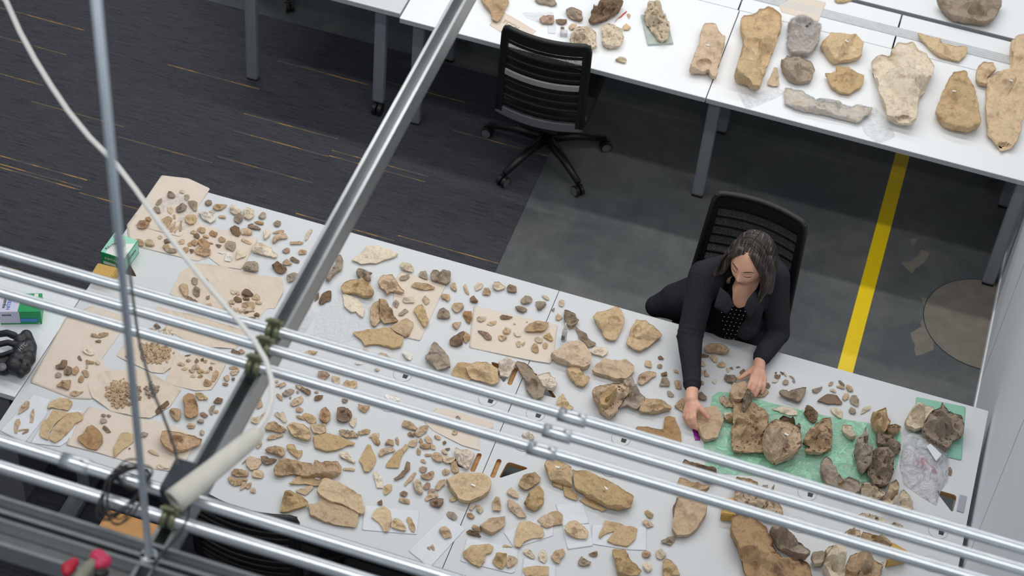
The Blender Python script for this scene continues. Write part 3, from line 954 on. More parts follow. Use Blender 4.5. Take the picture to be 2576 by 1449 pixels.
g 1445,1130 1480,1040 1530,1020 1600,1080 1612,1150 1540,1168 1450,1150
t 1625,1230 1660,1205 1750,1195 1690,1300 1660,1290
p 1930,1150 1970,1130 2050,1140 2030,1180 1980,1208 1940,1190
y 2048,1225 2090,1200 2178,1182 2160,1230 2110,1250 2060,1240
d 2205,1140 2240,1112 2375,1142 2320,1170 2220,1170
r 1935,1310 1970,1305 2080,1350 2110,1400 2095,1425 2030,1410 1990,1340
t 2245,1310 2290,1262 2350,1290 2330,1330 2270,1355
y 2195,1390 2230,1358 2300,1385 2270,1420 2215,1437
o 2415,1300 2380,1340 2400,1385 2415,1380
g 905,970 950,925 990,970 960,1040 920,1010
p 1025,930 1060,895 1165,895 1178,970 1040,968
g 975,1110 1060,1038 1108,1070 1030,1130 980,1130
yB 1160,1050 1200,1000 1270,965 1310,1060 1345,1220 1310,1285 1280,1270 1220,1160
t 1265,930 1300,870 1360,930 1350,970 1310,1000
pF 300,870 330,860 440,900 540,980 562,1070 550,1155 500,1130 460,1080 400,1090 315,1010
d 5,980 60,870 120,815 168,820 155,945 90,960 40,1000
tB 640,1030 680,960 740,920 740,1000 760,1190 700,1270 650,1260 630,1170
tB 740,930 830,950 890,1050 985,1190 800,1225 760,1180
yF 420,1330 600,1290 870,1270 930,1330 1040,1390 1010,1500 900,1525 850,1500 690,1470 570,1490 520,1410
tF 870,1270 980,1200 1080,1150 1165,1210 1110,1370 1060,1390 950,1330
T 740 800 4.83 loose between the pipes
d 1880,270 1940,200 2060,145 2080,160 2050,250 2050,320 1970,352 1890,330
y 2040,180 2080,150 2140,210 2130,260 2090,310 2060,280
gB 1580,460 1650,390 1660,330 1710,268 1755,290 1810,360 1880,460 1912,590 1740,640 1630,530
w 1305,410 1390,408 1442,450 1420,510 1360,500
yF 1915,650 1980,540 2050,528 2130,545 2280,560 2280,620 2200,700 2110,770 1980,720 1920,700
t 120,430 180,385 300,400 230,430 180,457 125,445
p 1005,450 1050,415 1110,425 1200,510 1180,520 1050,480
p 820,390 860,365 915,400 900,430 830,405
w 735,535 770,555 850,545 800,565 750,562
p 975,610 1010,598 1045,620 1020,645 985,640
t 720,620 750,608 775,625 760,640 725,635
r 290,640 400,650 450,685 410,700 370,760 290,740
t 455,695 560,715 545,800 500,805 465,770
yB 595,790 640,740 770,770 765,820 730,860 600,830
t 10,820 100,830 60,870
g 580,975 660,990 615,1030 580,1010
o 775,1040 930,1060 890,1120 860,1148 790,1110
w 1095,960 1120,920 1260,950 1290,1010 1180,1010
t 1305,1290 1350,1235 1420,1250 1505,1340 1480,1365 1390,1340 1320,1310
t 1510,1330 1560,1300 1560,1340 1520,1350
t 1475,1410 1520,1350 1590,1295 1640,1310 1600,1370 1500,1445
t 1380,1390 1420,1370 1460,1400 1430,1440 1390,1430
g 1965,1200 2000,1180 2020,1230 1970,1225
t 1925,1370 1960,1350 1995,1380 1960,1420 1920,1410
t 765,1380 890,1340 935,1360 900,1405 800,1425
g 540,1370 570,1350 720,1370 790,1420 780,1447 600,1447
t 910,1430 980,1390 1040,1400 1030,1447 920,1447
T 560 1080 4.83 south middle of the table
yF 1655,370 1710,270 1755,180 1795,180 1830,260 1870,370 1830,460 1780,515 1720,515 1700,450
t 1885,310 1930,230 2060,205 2110,255 2030,280 1920,335
yF 1980,430 2080,290 2190,220 2225,170 2260,215 2190,290 2160,370 2140,465 1990,455
p 1415,290 1440,262 1510,275 1610,385 1600,412 1480,360 1430,330
t 1765,100 1830,45 1910,40 1900,75 1820,95
t 1805,90 1870,70 1920,160 1895,200 1850,175
t 1965,190 2010,105 2080,120 2080,205 2030,180
t 2095,110 2125,80 2145,130 2140,200 2110,170
d 2065,610 2150,560 2220,470 2240,370 2285,385 2280,480 2200,580 2110,625
t 2195,680 2260,590 2330,510 2362,515 2300,620 2215,695
p 1835,510 1870,495 1930,570 1950,715 1870,715 1850,620
y 1965,690 2010,655 2065,660 2060,720 1980,800 1960,790
d 1875,885 1940,842 1945,920 1890,910
d 2150,775 2190,740 2260,765 2220,820 2160,800
t 2140,835 2180,830 2278,855 2275,905 2200,895 2140,870
pB 2310,600 2360,590 2410,620 2440,760 2410,800 2340,760
yFL 800,655 920,560 1080,500 1450,480 1420,540 1280,615 1200,680 1060,670
yFB 1140,740 1200,620 1240,600 1450,670 1690,800 1730,990 1690,1010 1560,950 1430,890 1320,870 1180,790
tF 1030,910 1130,900 1200,830 1330,890 1540,960 1660,1000 1640,1130 1610,1190 1420,1160 1240,1120 1060,1040
y 685,1010 710,900 770,730 830,730 960,790 1055,870 1030,920 940,950 780,1000
tF 880,740 1080,680 1110,700 1010,795 960,780
t 95,540 150,475 230,480 325,520 310,565 170,575
y 350,560 380,490 490,500 505,560 470,590 370,580
t 60,590 90,560 155,590 125,685 80,640
t 130,685 165,590 240,590 235,660 190,680
t 240,590 300,590 305,620 245,635
t 205,740 240,640 300,628 300,690 230,735
t 280,700 310,650 360,632 340,710 300,728
t 330,740 370,695 408,720 400,775 345,765
yF 1805,1060 1870,960 1960,930 2040,990 2060,1080 2010,1240 1960,1240 1900,1130
y 2040,1160 2090,1065 2170,1085 2230,1180 2230,1235 2130,1215 2050,1190
y 2230,1090 2260,1050 2300,1075 2345,1210 2330,1260 2290,1240
T 880 1020 4.83 chips beside the crumpled paper
t 630,230 660,168 720,195 830,275 810,305 720,285 640,255
t 790,370 800,300 900,240 960,245 940,310 840,385
d 700,345 730,318 800,330 780,380 715,365
t 700,470 740,410 830,400 820,450 790,505 720,495
t 835,430 870,385 895,440 860,460
t 900,390 950,350 1005,420 1000,460 940,455
o 840,500 860,455 980,465 980,520 900,525
t 975,480 1000,465 1050,500 1040,535 990,530
t 1020,370 1050,350 1115,380 1100,415 1060,410
d 1125,440 1160,420 1180,450 1140,478
t 810,570 820,510 870,550 860,590 830,605
t 905,585 1000,585 990,610 920,618
t 990,610 1030,550 1090,560 1140,640 1120,690 1060,685 1010,650
t 1120,570 1110,530 1150,525 1190,570 1190,600 1140,590
d 1145,525 1215,510 1222,530 1190,548
t 1130,610 1190,600 1290,640 1240,700 1180,705 1135,680
t 1225,690 1260,640 1300,665 1325,820 1260,830 1230,780
t 1120,790 1160,760 1230,790 1200,830 1140,842
t 855,660 890,645 932,685 920,702 870,685
r 842,755 880,730 945,750 930,800 880,820 850,790
t 848,855 920,830 1010,780 1035,800 1010,870 960,905 880,890
r 885,990 930,930 985,940 975,1000 920,1030
r 940,1050 980,1000 1050,1010 1030,1045 960,1080
t 905,1130 960,1070 1070,1050 1080,1100 1000,1130 930,1165
d 960,1180 1000,1120 1145,1120 1140,1190 1090,1245 1000,1220
t 1035,990 1080,900 1165,880 1160,950 1080,1035 1045,1030
yFLB 1165,890 1300,825 1620,825 1700,880 1725,950 1690,1040 1600,1100 1450,1150 1330,1120 1220,1000
y 1205,1140 1240,1090 1300,1120 1290,1155 1230,1172
g 1285,130 1310,118 1345,150 1340,175 1290,165
t 1240,330 1260,300 1320,315 1300,350 1250,352
tB 2040,970 2110,840 2260,785 2330,870 2310,920 2200,1000 2150,1030 2060,990
yB 2110,1190 2190,1030 2310,960 2365,1040 2350,1190 2250,1285 2150,1250
t 1905,1040 1960,980 2040,1060 2062,1110 2040,1128 1920,1085
tB 1915,1150 1940,1120 2060,1190 2160,1360 2050,1360 1930,1250
t 1730,1285 1730,1170 1780,1090 1820,1100 1840,1220 1835,1290
t 1445,1240 1540,1182 1550,1200 1480,1285 1450,1270
p 1535,1240 1560,1195 1630,1255 1590,1315 1545,1290
t 1420,1300 1480,1295 1525,1350 1480,1382 1425,1350
g 1170,1310 1200,1280 1270,1290 1315,1350 1270,1395 1200,1360
T 1200 680 4.83 north side between the table seam and the woman
g 530,350 590,290 650,305 682,345 640,400 560,412 530,380
p 780,300 820,295 880,330 875,365 830,350
g 708,375 760,365 840,370 845,410 780,480 740,485 720,430
g 460,440 500,425 600,450 620,480 560,518 490,490
p 990,390 1010,350 1060,350 1060,420 1040,442 1000,430
g 900,480 950,445 935,500
t 955,560 980,515 1050,560 1000,605 960,600
gB 1060,600 1060,500 1070,450 1200,510 1210,580 1245,600 1210,660 1150,700 1100,680
t 1100,680 1180,680 1180,700 1110,715
g 1190,660 1230,700 1330,770 1380,850 1450,890 1440,920 1350,940 1300,860 1240,820
t 600,615 620,620 610,635 595,630
t 440,640 460,635 472,655 445,658
tB 575,700 640,640 760,600 880,620 870,670 820,730 690,745 585,735
t 310,730 375,680 420,720 390,770 330,775
p 450,740 480,720 540,760 530,805 480,805 450,780
t 260,790 360,790 368,820 310,860 262,840
t 470,880 500,850 540,860 530,930 490,935
t 540,890 590,860 580,900 550,925
p 695,830 730,795 805,830 790,880 730,875
y 800,800 880,745 930,850 900,860 840,830
t 655,930 700,870 740,900 750,990 720,1005 665,980
t 795,900 830,865 868,890 850,950 810,950
y2 1405,555 1450,510 1710,430 1760,470 1805,570 1770,700 1690,850 1600,850 1540,820 1460,650
y2 1800,900 1870,710 1940,580 2070,590 2200,700 2260,780 2150,880 1990,990 1890,960
tFB 895,1000 1040,920 1130,850 1240,840 1320,900 1390,1010 1380,1130 1300,1165 1150,1130 960,1060
p 1375,985 1420,925 1580,925 1600,990 1530,1050 1400,1010
tFB 1400,1190 1530,1070 1640,1100 1810,1065 1915,1150 1910,1220 1810,1310 1640,1290 1420,1220
yB 1080,1190 1150,1160 1250,1180 1380,1310 1300,1420 1200,1390 1110,1270
d 2195,1050 2230,1030 2280,1075 2210,1080
y 2035,1140 2050,1085 2110,1090 2130,1150 2115,1185 2045,1160
g 2185,1150 2220,1133 2255,1150 2245,1185 2195,1185
d 2235,1245 2310,1222 2315,1280 2240,1285
g 2210,1400 2250,1300 2310,1305 2348,1370 2340,1400
t 1950,1370 1960,1270 2070,1215 2185,1230 2180,1270 2000,1400
d 0,725 70,730 130,750 180,810 180,845 110,845 60,780
yB -150,1180 0,1110 120,1110 270,1180 280,1340 200,1370 0,1320 -100,1290
gB 460,1110 490,1080 590,1090 640,1130 700,1240 780,1370 840,1450 800,1560 700,1600 600,1450 580,1320 540,1250
T 880 1149 4.83 south edge on white labels
y2F 2000,1080 2000,980 2060,790 2180,770 2320,840 2365,920 2340,980 2240,980 2110,1040 2070,1100
tF 2275,765 2360,700 2440,700 2500,760 2460,840 2390,865
tFB 1575,840 1690,745 1890,710 1880,820 1780,900 1720,935 1600,870
t 1480,860 1500,815 1600,870 1590,915 1500,890
d 1410,910 1450,882 1560,910 1605,980 1540,965 1430,935
yF 1370,1160 1470,1070 1700,1055 1750,1090 1720,1165 1650,1180 1640,1270 1580,1335 1500,1300 1380,1210
y 1730,1270 1780,1165 1920,1170 1900,1310 1850,1365 1800,1350
t 1905,1350 1925,1185 2010,1200 2050,1245 2000,1320 1930,1355
t 1080,900 1100,850 1160,833 1220,880 1245,970 1160,1000
t 935,1100 970,1085 985,1120 970,1135
t 975,1085 1010,1055 1032,1100 1030,1140 1000,1130
y 1850,1080 1880,1063 1985,1100 1860,1100
p 2095,1150 2140,1115 2200,1130 2260,1220 2220,1240 2150,1200
p 2290,1200 2330,1120 2380,1130 2398,1220 2370,1300 2310,1270
yF 2095,1360 2150,1335 2250,1320 2420,1330 2420,1447 2140,1447
T 1360 1149 4.83 south of the front pipes
yL@6 45,90 80,25 250,50 380,110 395,350 260,310 110,270
yL@6 390,120 600,170 850,280 1050,400 1150,460 1100,620 950,655 800,620 550,480 400,370
yF 135,310 260,320 270,400 150,350
yF 270,330 380,390 460,480 440,530 290,470
yF 465,520 560,490 700,580 800,640 750,665 600,600
tF 0,780 130,660 210,650 270,700 260,820 160,830 80,865 0,830
y 285,890 330,790 440,755 550,850 585,910 570,990 440,990 300,920
yF 705,970 780,770 900,790 1070,840 900,900 800,930 720,990
y2F 800,1020 900,900 1090,835 1180,870 1150,1000 1050,1085 900,1060
t 120,1200 180,1130 280,1100 305,1170 240,1250 230,1305 160,1280
g 450,1270 495,1195 620,1280 600,1310 520,1330 460,1310
d 575,1180 690,1145 695,1200 640,1215
t 1260,660 1300,632 1380,700 1350,750 1310,740
t 1230,790 1270,757 1330,770 1385,830 1300,865
g 1455,1020 1550,975 1640,955 1640,1000 1580,1080 1480,1050
o 1228,1160 1270,1125 1340,1150 1340,1200 1290,1230 1240,1210
p 1400,1140 1465,1110 1530,1170 1520,1220 1460,1250 1405,1220
p 1240,1300 1300,1255 1360,1310 1350,1380 1300,1410 1255,1370
yB 870,1110 930,1105 1030,1105 1070,1160 1180,1320 1240,1380 1180,1447 930,1447 900,1250
yB 1485,1260 1540,1220 1600,1260 1660,1340 1700,1447 1490,1447
tFB 1600,850 1640,600 1680,480 1780,520 2030,590 2010,700 1900,860 1800,930 1660,935
d 1600,640 1660,475 1700,500 1680,620 1640,740 1610,740
yB 0,360 30,380 42,440 40,560 0,610
t 0,840 20,850 45,930 10,985 0,985
T 1360 900 4.83 north of the front pipes
y 190,600 220,470 275,422 310,500 410,600 370,635
tPB@8 615,400 700,330 840,290 1000,260 1100,310 1090,400 1000,500 930,640 840,750 750,700 700,560 630,480
yF@11 720,420 820,350 870,345 930,390 850,510 820,550 740,520
g@6 1000,270 1110,220 1150,300 1180,400 1280,470 1240,560 1170,620 1050,570 960,600 1080,400
tB 1185,640 1250,480 1480,490 1600,580 1590,620 1400,670 1200,660
oF 1150,850 1180,825 1300,830 1470,880 1510,850 1510,720 1560,705 1630,720 1700,890 1710,1050 1500,990 1350,930 1200,890
t 1610,140 1670,150 1680,190 1620,170
t 1620,280 1660,260 1700,270 1710,380 1640,370
g 1535,400 1570,395 1630,460 1590,475 1545,460
t 1620,590 1680,510 1740,480 1730,660
d 1900,430 1960,400 2020,470 2020,515 1950,515 1910,480
tFB 1870,680 1960,600 2130,575 2200,660 2225,750 2150,960 2000,985 1930,900 1900,800
tP 2165,470 2230,450 2340,560 2340,600 2250,610 2190,550
p 2225,660 2340,660 2340,730 2240,740
T 1700 840 4.83 around the woman's hands
t@5 345,150 420,100 560,110 620,150 660,210 600,230 350,195
d 290,250 330,235 410,260 400,280 320,285
t 410,265 460,245 510,290 515,335 470,350 430,300
t 290,330 320,320 370,370 350,400 300,380
t 495,370 570,320 610,360 600,400 530,405
t 615,410 650,400 655,440 630,475
d 655,405 680,395 705,425 670,428
d 725,400 765,388 790,400 750,412
t 275,430 310,420 340,470 320,500 280,500
t 345,435 375,425 370,480 420,500 400,515 350,520
t 270,540 320,560 350,590 340,620 280,590
p 440,570 480,545 500,560 480,610 460,600
gP 585,540 600,480 720,490 750,540 700,600 620,580
d 770,460 830,410 860,460 800,500
tF@5 650,730 700,590 850,550 900,640 860,720 800,790 700,790
t 960,760 1090,660 1140,700 1080,760 1000,775
d 1095,590 1130,590 1155,630 1130,665 1090,640
d 1195,500 1230,485 1280,520 1240,545 1205,525
d 1200,465 1225,458 1232,475 1210,480
d 1250,490 1280,495 1270,512
d 1262,455 1310,480 1300,495
d 1290,455 1320,480 1305,490
p 1320,450 1355,510 1340,520 1310,480
p 1165,580 1200,550 1255,545 1225,590 1180,590
g 1300,570 1330,540 1370,560 1375,600 1340,620 1300,605
g 1370,500 1410,505 1450,550 1440,560
g 1412,565 1440,545 1455,580 1440,595
gB 1240,710 1290,680 1450,660 1600,625 1580,700 1530,810 1490,830 1350,780
g 1650,680 1700,660 1785,625 1780,660 1710,720 1670,715
t 1850,610 1890,570 1920,580 1900,620 1865,632
p 1870,665 1920,660 1955,690 1945,715 1880,690
d 1975,560 2000,560 2060,620 2050,640 1990,600
t 1945,630 2010,620 2065,650 2040,670 1960,645
t 2065,640 2080,600 2140,630 2165,690 2100,700
dF 1715,815 1820,740 1850,725 1960,740 2030,830 2010,850 1850,848
t 2020,780 2050,710 2110,720 2100,780 2050,815
g 2110,790 2140,735 2200,740 2225,800 2225,870 2200,880 2130,840
p 1875,890 1950,880 2035,930 2020,1025 1980,1025 1900,950
g 2100,920 2130,875 2190,910 2190,970 2120,965
p 2240,980 2270,900 2370,865 2365,910 2290,960
T 1700 840 4.83 on the green plastic sheet
tP@7 700,800 820,790 960,800 1100,870 1150,980 1140,1080 1080,1180 1070,1300 1100,1447 680,1447 690,1100
gP@12 800,870 830,740 880,650 950,750 900,850 840,915
tPL@15 1060,1220 1100,1110 1200,1030 1300,1060 1360,1070 1480,1160 1530,1230 1520,1380 1450,1447 1200,1530 1080,1400
d@8 1260,1000 1310,960 1400,1010 1500,1110 1520,1180 1400,1080
dP 1550,960 1590,850 1650,870 1730,950 1720,1050 1670,1090 1600,1030
p 1160,910 1310,870 1480,930 1490,985 1400,990 1250,940
tPB@8 1540,1300 1590,1200 1700,1090 1750,1050 1830,1010 1890,995 1910,1200 1900,1400 1740,1447 1560,1430 1640,1330
p@5 2025,1080 2130,1095 2170,1170 2190,1280 2130,1270 2030,1180
tP@5 580,990 690,950 690,1050 600,1040
T 2076 900 4.83 on the green plastic sheet
yB@9 555,700 620,640 740,590 755,700 800,780 740,880 700,920 620,880 575,790
tP@6 750,820 850,790 930,830 880,910 800,915 750,880
gP@6 620,900 740,920 820,930 910,1060 915,1140 840,1170 700,1060 630,1040
gPB@10 370,1000 430,960 490,820 500,920 530,1020 570,1150 560,1280 470,1400 400,1340 370,1150
gPB@9 570,1110 640,1090 760,1100 850,1180 830,1400 760,1540 560,1560 520,1400
T 2076 900 4.83 on the green tray paper
pB@9 965,760 1020,650 1110,565 1240,580 1330,620 1250,760 1180,850 1100,870 1000,820
gPB@13 1165,850 1220,740 1300,640 1400,600 1410,520 1490,630 1660,680 1700,800 1690,890 1560,970 1500,1105 1330,1030 1200,930
T 1700 1149 4.83 big jawbone area behind the front pipes
dB@6 80,60 110,20 200,90 340,130 500,150 510,240 430,300 300,230 150,150 80,110
tF@4 20,300 50,230 300,330 420,360 350,400 200,410 60,380
tPB@12 720,420 740,200 900,230 1100,300 1210,350 1210,440 1290,600 1300,720 1150,690 900,610 720,540
j@14 665,850 680,660 820,640 960,700 1100,800 1140,900 1250,1090 1360,1180 1600,1260 1640,1330 1720,1660 930,1640 870,1420 760,1100
g@10 1140,860 1280,830 1400,900 1500,1040 1640,1180 1600,1220 1400,1160 1240,1060
p@8 1640,1200 1780,1220 1850,1090 1930,1060 1830,1190 1780,1290 1680,1300
pB@13 1790,1300 1830,1180 1920,1080 2020,1080 2070,1140 2070,1340 2040,1560 1900,1560
tB@11 2000,1600 2050,1380 2110,1190 2200,1150 2415,1240 2520,1300 2440,1600
g@8 1760,50 1820,-20 1900,20 1920,120 2000,200 2130,240 2260,300 2250,400 2160,460 2000,400 1830,340 1760,200
o@9 1980,190 2040,280 2000,340 1900,320
pP@7 2260,290 2415,340 2560,420 2540,470 2440,500 2330,520 2250,460
T 2076 1149 4.83 right side of the jawbone area
tB@9 690,560 760,400 780,300 870,255 900,340 890,450 870,560 800,610
p@6 880,600 920,400 960,370 1060,500 1075,640 1000,690 900,640
w@9 790,540 840,510 940,580 930,630 800,610
pP@5 380,720 440,665 600,700 740,770 740,830 600,800 430,750
pP@5 740,840 850,790 950,830 930,880 800,880
tB@7 210,930 300,870 420,900 430,970 340,970
tB@7 420,1000 450,910 600,940 750,1000 830,1080 760,1120 600,1090
pP@6 545,1560 600,1310 720,1250 680,1420 620,1560
d 1490,130 1520,115 1545,160 1530,230 1500,220
T 1000 0 4.293 on the white table at the top
tB@4 890,-60 1210,-60 1210,10 1180,80 1120,200 1080,245 1010,215 1000,130 940,60
r 1530,200 1590,150 1690,160 1690,250 1560,250
d 1705,205 1760,195 1835,220 1830,245 1780,270 1720,245
gB 1820,90 1880,60 2000,120 2005,225 1900,200 1830,160
gB 1470,-30 1700,-10 1730,50 1660,60 1500,15
t 1845,290 1880,245 1940,250 1920,310 1870,325
d 1760,290 1790,285 1810,300 1770,320
pPB@6 1850,430 1870,370 1930,280 2060,260 2150,330 2150,520 2040,525 1870,490
pPB@6 2205,260 2300,230 2430,290 2455,400 2400,500 2270,515 2215,480
dPB@8 2055,220 2110,100 2190,0 2260,-60 2450,0 2420,90 2270,190 2120,245
t 2475,150 2500,140 2520,160 2500,205
y 2430,290 2470,240 2525,290 2500,320 2440,325
p 2345,645 2400,600 2450,605 2480,650 2460,680 2410,665
T 1500 0 4.293 on the white table at the top
pPB@8 520,150 570,5 690,40 740,150 790,250 790,340 770,430 720,455 660,430 600,330 550,230
tBL@8 990,760 1060,600 1150,300 1180,215 1310,220 1335,310 1405,390 1370,550 1330,700 1290,850 1230,830 1210,770 1160,795 1000,790
C 1165,690 85,55
yB@12 1480,850 1540,650 1590,400 1580,180 1620,140 1740,90 1790,30 1880,0 1980,40 2025,100 2010,270 1960,430 1890,560 1830,780 1770,980 1680,990 1640,940 1500,910
C 1590,890 75,38
t 1845,920 1920,715 1965,720 1975,930 1900,935
gB@9 2085,200 2230,145 2440,290 2390,480 2300,600 2100,590 2060,500
gB@8 1990,660 2060,590 2200,600 2330,650 2370,750 2330,870 2180,890 2060,840 2000,740
T 1976 0 4.293 on the white table at the top
pB@5 -10,920 80,930 400,1070 800,1130 950,1160 900,1240 800,1330 500,1250 100,1170 -10,1110
yBL@9 375,470 500,320 650,350 770,370 855,470 830,600 700,650 520,665 450,600
y@6 425,790 560,770 550,700 680,705 780,770 865,800 830,920 700,1020 600,1010 490,940
pB@13 930,620 1030,535 1140,560 1150,480 1260,400 1400,395 1470,470 1560,530 1620,680 1600,800 1480,980 1430,1180 1410,1330 1350,1370 1180,1340 1090,1300 1030,1050 990,870
C 1270,1285 95,42
yB@5 1415,355 1600,410 1860,490 1970,500 1960,570 1880,660 1800,640 1640,600 1560,520 1440,400
yBL@11 1615,1200 1680,1020 1780,800 1830,700 1950,690 2040,840 2060,1000 2120,1340 2100,1380 1950,1425 1750,1370 1640,1290
y@6 2055,880 2070,720 2150,635 2250,650 2280,740 2180,840 2165,935 2080,910
yBL@10 2445,420 2500,340 2600,310 2700,400 2700,750 2600,1100 2560,1300 2490,1560 2440,1640 2330,1670 2250,1570 2170,1480 2165,1150 2165,850 2280,745 2480,725 2510,650 2480,570
C 2350,1590 90,45
gB@12 1620,-30 2350,-30 2340,50 2260,200 2170,240 2000,210 1800,170 1700,100
y 520,0 600,-30 730,0 640,25 560,30
T 880 1020 4.83 crumpled
kB 1265,500 1400,530 1520,590 1500,680 1430,780 1320,700 1280,600
kB 2070,370 2180,320 2250,370 2240,400 2150,410
T 1200 680 4.83 crumpled
kB 250,1130 380,1090 470,1110 450,1190 380,1290 270,1270
kB 730,1260 850,1215 940,1300 985,1360 960,1450 850,1450 760,1360
"""
PAPERS = """
# kind tilex tiley s poly ; label
brown 300 430 4.83 515,52 840,92 1105,220 960,430 960,640 735,805 200,665 90,660 230,470; brown paper sheet at the far left corner of the table
brown 300 430 4.83 230,480 480,600 960,640 1240,720 1690,820 1600,1000 1490,1200 1230,1165 1110,1040 950,1100 480,985 260,930 110,820 90,660; brown paper sheet in front of the corner sheet, beside the green box
crump 350 650 4.83 500,170 690,60 980,100 1250,150 1460,200 1740,240 1750,420 1650,610 1550,610 1420,765 1000,680 600,560 380,440; crumpled brown paper sheet with dark chips above the pipes
crump 350 650 4.83 215,590 800,730 1330,900 1180,1100 700,1080 400,900 195,660; creased brown paper sheet showing between the pipes
brown 0 0 1 75,962 165,800 230,770 330,800 255,905 285,940 230,1005 180,1003; brown paper sheet near the left edge of the table
crump 0 900 4.83 1050,280 1250,170 1700,130 2010,290 2210,380 2060,600 1830,740 1700,730 1350,650 1120,490 1060,320; creased brown paper under the largest heap of reddish chips
crump 0 650 4.83 1410,1180 1560,1010 1700,930 2190,1140 2080,1330 1990,1400 1850,1390 1500,1230; round-cornered brown paper under a heap of tan chips
crump 400 900 4.83 210,-30 500,-30 815,80 700,300 640,390 450,405 230,350 80,290; creased brown paper left of the steel beam with flat tan chips
brown 0 900 4.83 1080,590 1700,740 2000,790 2400,950 2200,1400 1900,1360 1560,1270 1200,1160 800,1060 900,820; brown paper strip along the table's front left edge
brown 1200 680 4.83 -40,430 240,500 980,670 930,1060 890,1140 640,1100 -100,940; neat brown paper with small chips beside the table seam
brown 800 560 4.83 1000,600 1560,745 1240,1440 1040,1395 900,1100 940,700; brown paper sheet under bones right of the steel beam
brown 880 1020 4.83 1050,30 1250,60 1740,200 1740,270 1570,380 1580,550 1370,490 1130,370 1000,300 900,200; torn brown paper lying under the lowest upper pipe
brown 1000 0 4.293 990,270 1150,135 1500,335 1430,400 1190,395; brown card behind the empty chair's backrest
brown 1500 0 4.293 1970,60 2100,-10 2320,-10 2480,30 2400,235 2000,130; pale brown paper behind the tall bones on the white table
white 0 900 4.83 400,450 600,510 560,700 295,1040 0,890; white paper sheet with four slim bones at the far left
white 0 900 4.83 620,620 1000,640 850,1000 730,1080 370,1040; white paper sheet under the cracked flat bones at left
white 560 1080 4.83 1725,925 2390,995 2360,1280 1690,1225; white paper slip under three bones by the cracked plates
white 880 1149 4.83 1160,705 1400,880 985,1335 940,1330 710,1145; white paper slip lying askew over the table seam
white 880 1149 4.83 1420,990 1800,1070 2050,1120 2010,1400 1960,1420 1340,1270; white paper slip right of the seam near the bottom
white 880 1149 4.83 1865,920 2290,750 2470,660 2470,960 2000,1115; white paper slip under the large fan-shaped plate
white 1360 1149 4.83 180,580 510,560 595,810 265,850; small white paper just below the long cracked bone
white 1360 1149 4.83 260,830 600,820 640,1085 325,1130; white paper slip under the round ochre plate
white 1360 1149 4.83 625,830 1285,860 1285,1140 1060,1130 615,1060; white paper slip under two overlapping ochre plates
white 880 1149 4.83 2110,1230 2500,1330 2500,1500 2080,1500; white paper slip at the bottom edge of the view
white 1000 0 4.293 1625,262 1710,268 1705,365 1625,360; tiny white label card on the white table
green 2076 900 4.83 1105,480 1705,600 1655,1250 1040,1110; green card under the skull at the right end
gplas 1700 840 4.83 340,1290 440,760 520,700 700,720 1130,830 1500,920 1900,1010 2450,1100 2730,1100 2740,1370 2690,1600 2600,1800 2300,1990 1700,1880 1340,1750 360,1690; green plastic sheet under the skull pieces
bubble 800 560 4.83 -20,1080 100,960 300,870 620,960 700,1150 640,1350 450,1420 150,1500 -60,1400; clear bubble wrap beside the steel beam
cling 350 650 4.83 1900,880 2080,560 2150,690 1960,1000; clear plastic bag corner behind the steel beam
cling 1500 0 4.293 1520,1000 1700,1010 1950,930 2050,1000 1900,1080 1620,1190; clear plastic film at the foot of the tall bone
cling 1976 0 4.293 780,1240 960,1150 1150,1330 1180,1480 1000,1560 850,1440; clear plastic film bunched at the end of the long wrapped bone
cling 1000 0 4.293 1330,135 1690,130 1690,250 1550,255 1400,200; clear zip bag on the white table
cling 300 430 4.83 500,330 700,270 960,430 960,640 780,720 720,740 490,560; clear plastic bag under bones at the table's left corner
bag 2076 1149 4.83 950,-200 1180,-330 1450,-280 1500,-50 1490,300 1400,420 1350,600 1150,480 950,330 900,100; milky plastic bag with red contents at the right end
white 2076 900 4.83 1190,1180 1240,1150 1380,1280 1310,1365; white tag on the milky plastic bag
purple 1700 840 4.83 200,1155 290,1165 295,1295 235,1295; purple zip strip of a bag under the woman's right hand
white 2076 900 4.83 1155,505 1310,540 1305,600 1155,570; printed white label on the green card
"""

# ------------------------------------------------------------ bones
def resample(P, n, rnd=0.35):
    """closed outline -> n points, corners a little rounded"""
    m = len(P)
    Q = []
    for i in range(m):
        a, b, c = P[i - 1], P[i], P[(i + 1) % m]
        Q.append(b * (1 - rnd) + (a + b) * 0.5 * rnd * 0.5 + (b + c) * 0.5 * rnd * 0.5)
    S = []
    for i in range(m):
        a, b = P[i - 1], P[i]; c = P[(i + 1) % m]
        S.append(a.lerp(b, 1 - rnd * 0.5)); S.append(Q[i]); S.append(b.lerp(c, rnd * 0.5))
    L = [0.0]
    k = len(S)
    for i in range(k): L.append(L[-1] + (S[(i + 1) % k] - S[i]).length)
    tot = L[-1] or 1e-6
    out = []; j = 0
    for i in range(n):
        t = tot * i / n
        while L[j + 1] < t: j += 1
        d = L[j + 1] - L[j]
        out.append(S[j].lerp(S[(j + 1) % k], (t - L[j]) / d if d > 1e-9 else 0))
    return out

def topix(v):
    """photo point of a world position"""
    w = (v[0], -v[1], CAM_H - v[2])
    c = [RC[i][0] * w[0] + RC[i][1] * w[1] + RC[i][2] * w[2] for i in range(3)]
    return 1288 + FPX * c[0] / c[2], 724.5 + FPX * c[1] / c[2]
VIEW = Vector((0.05, 0.70, -0.71))

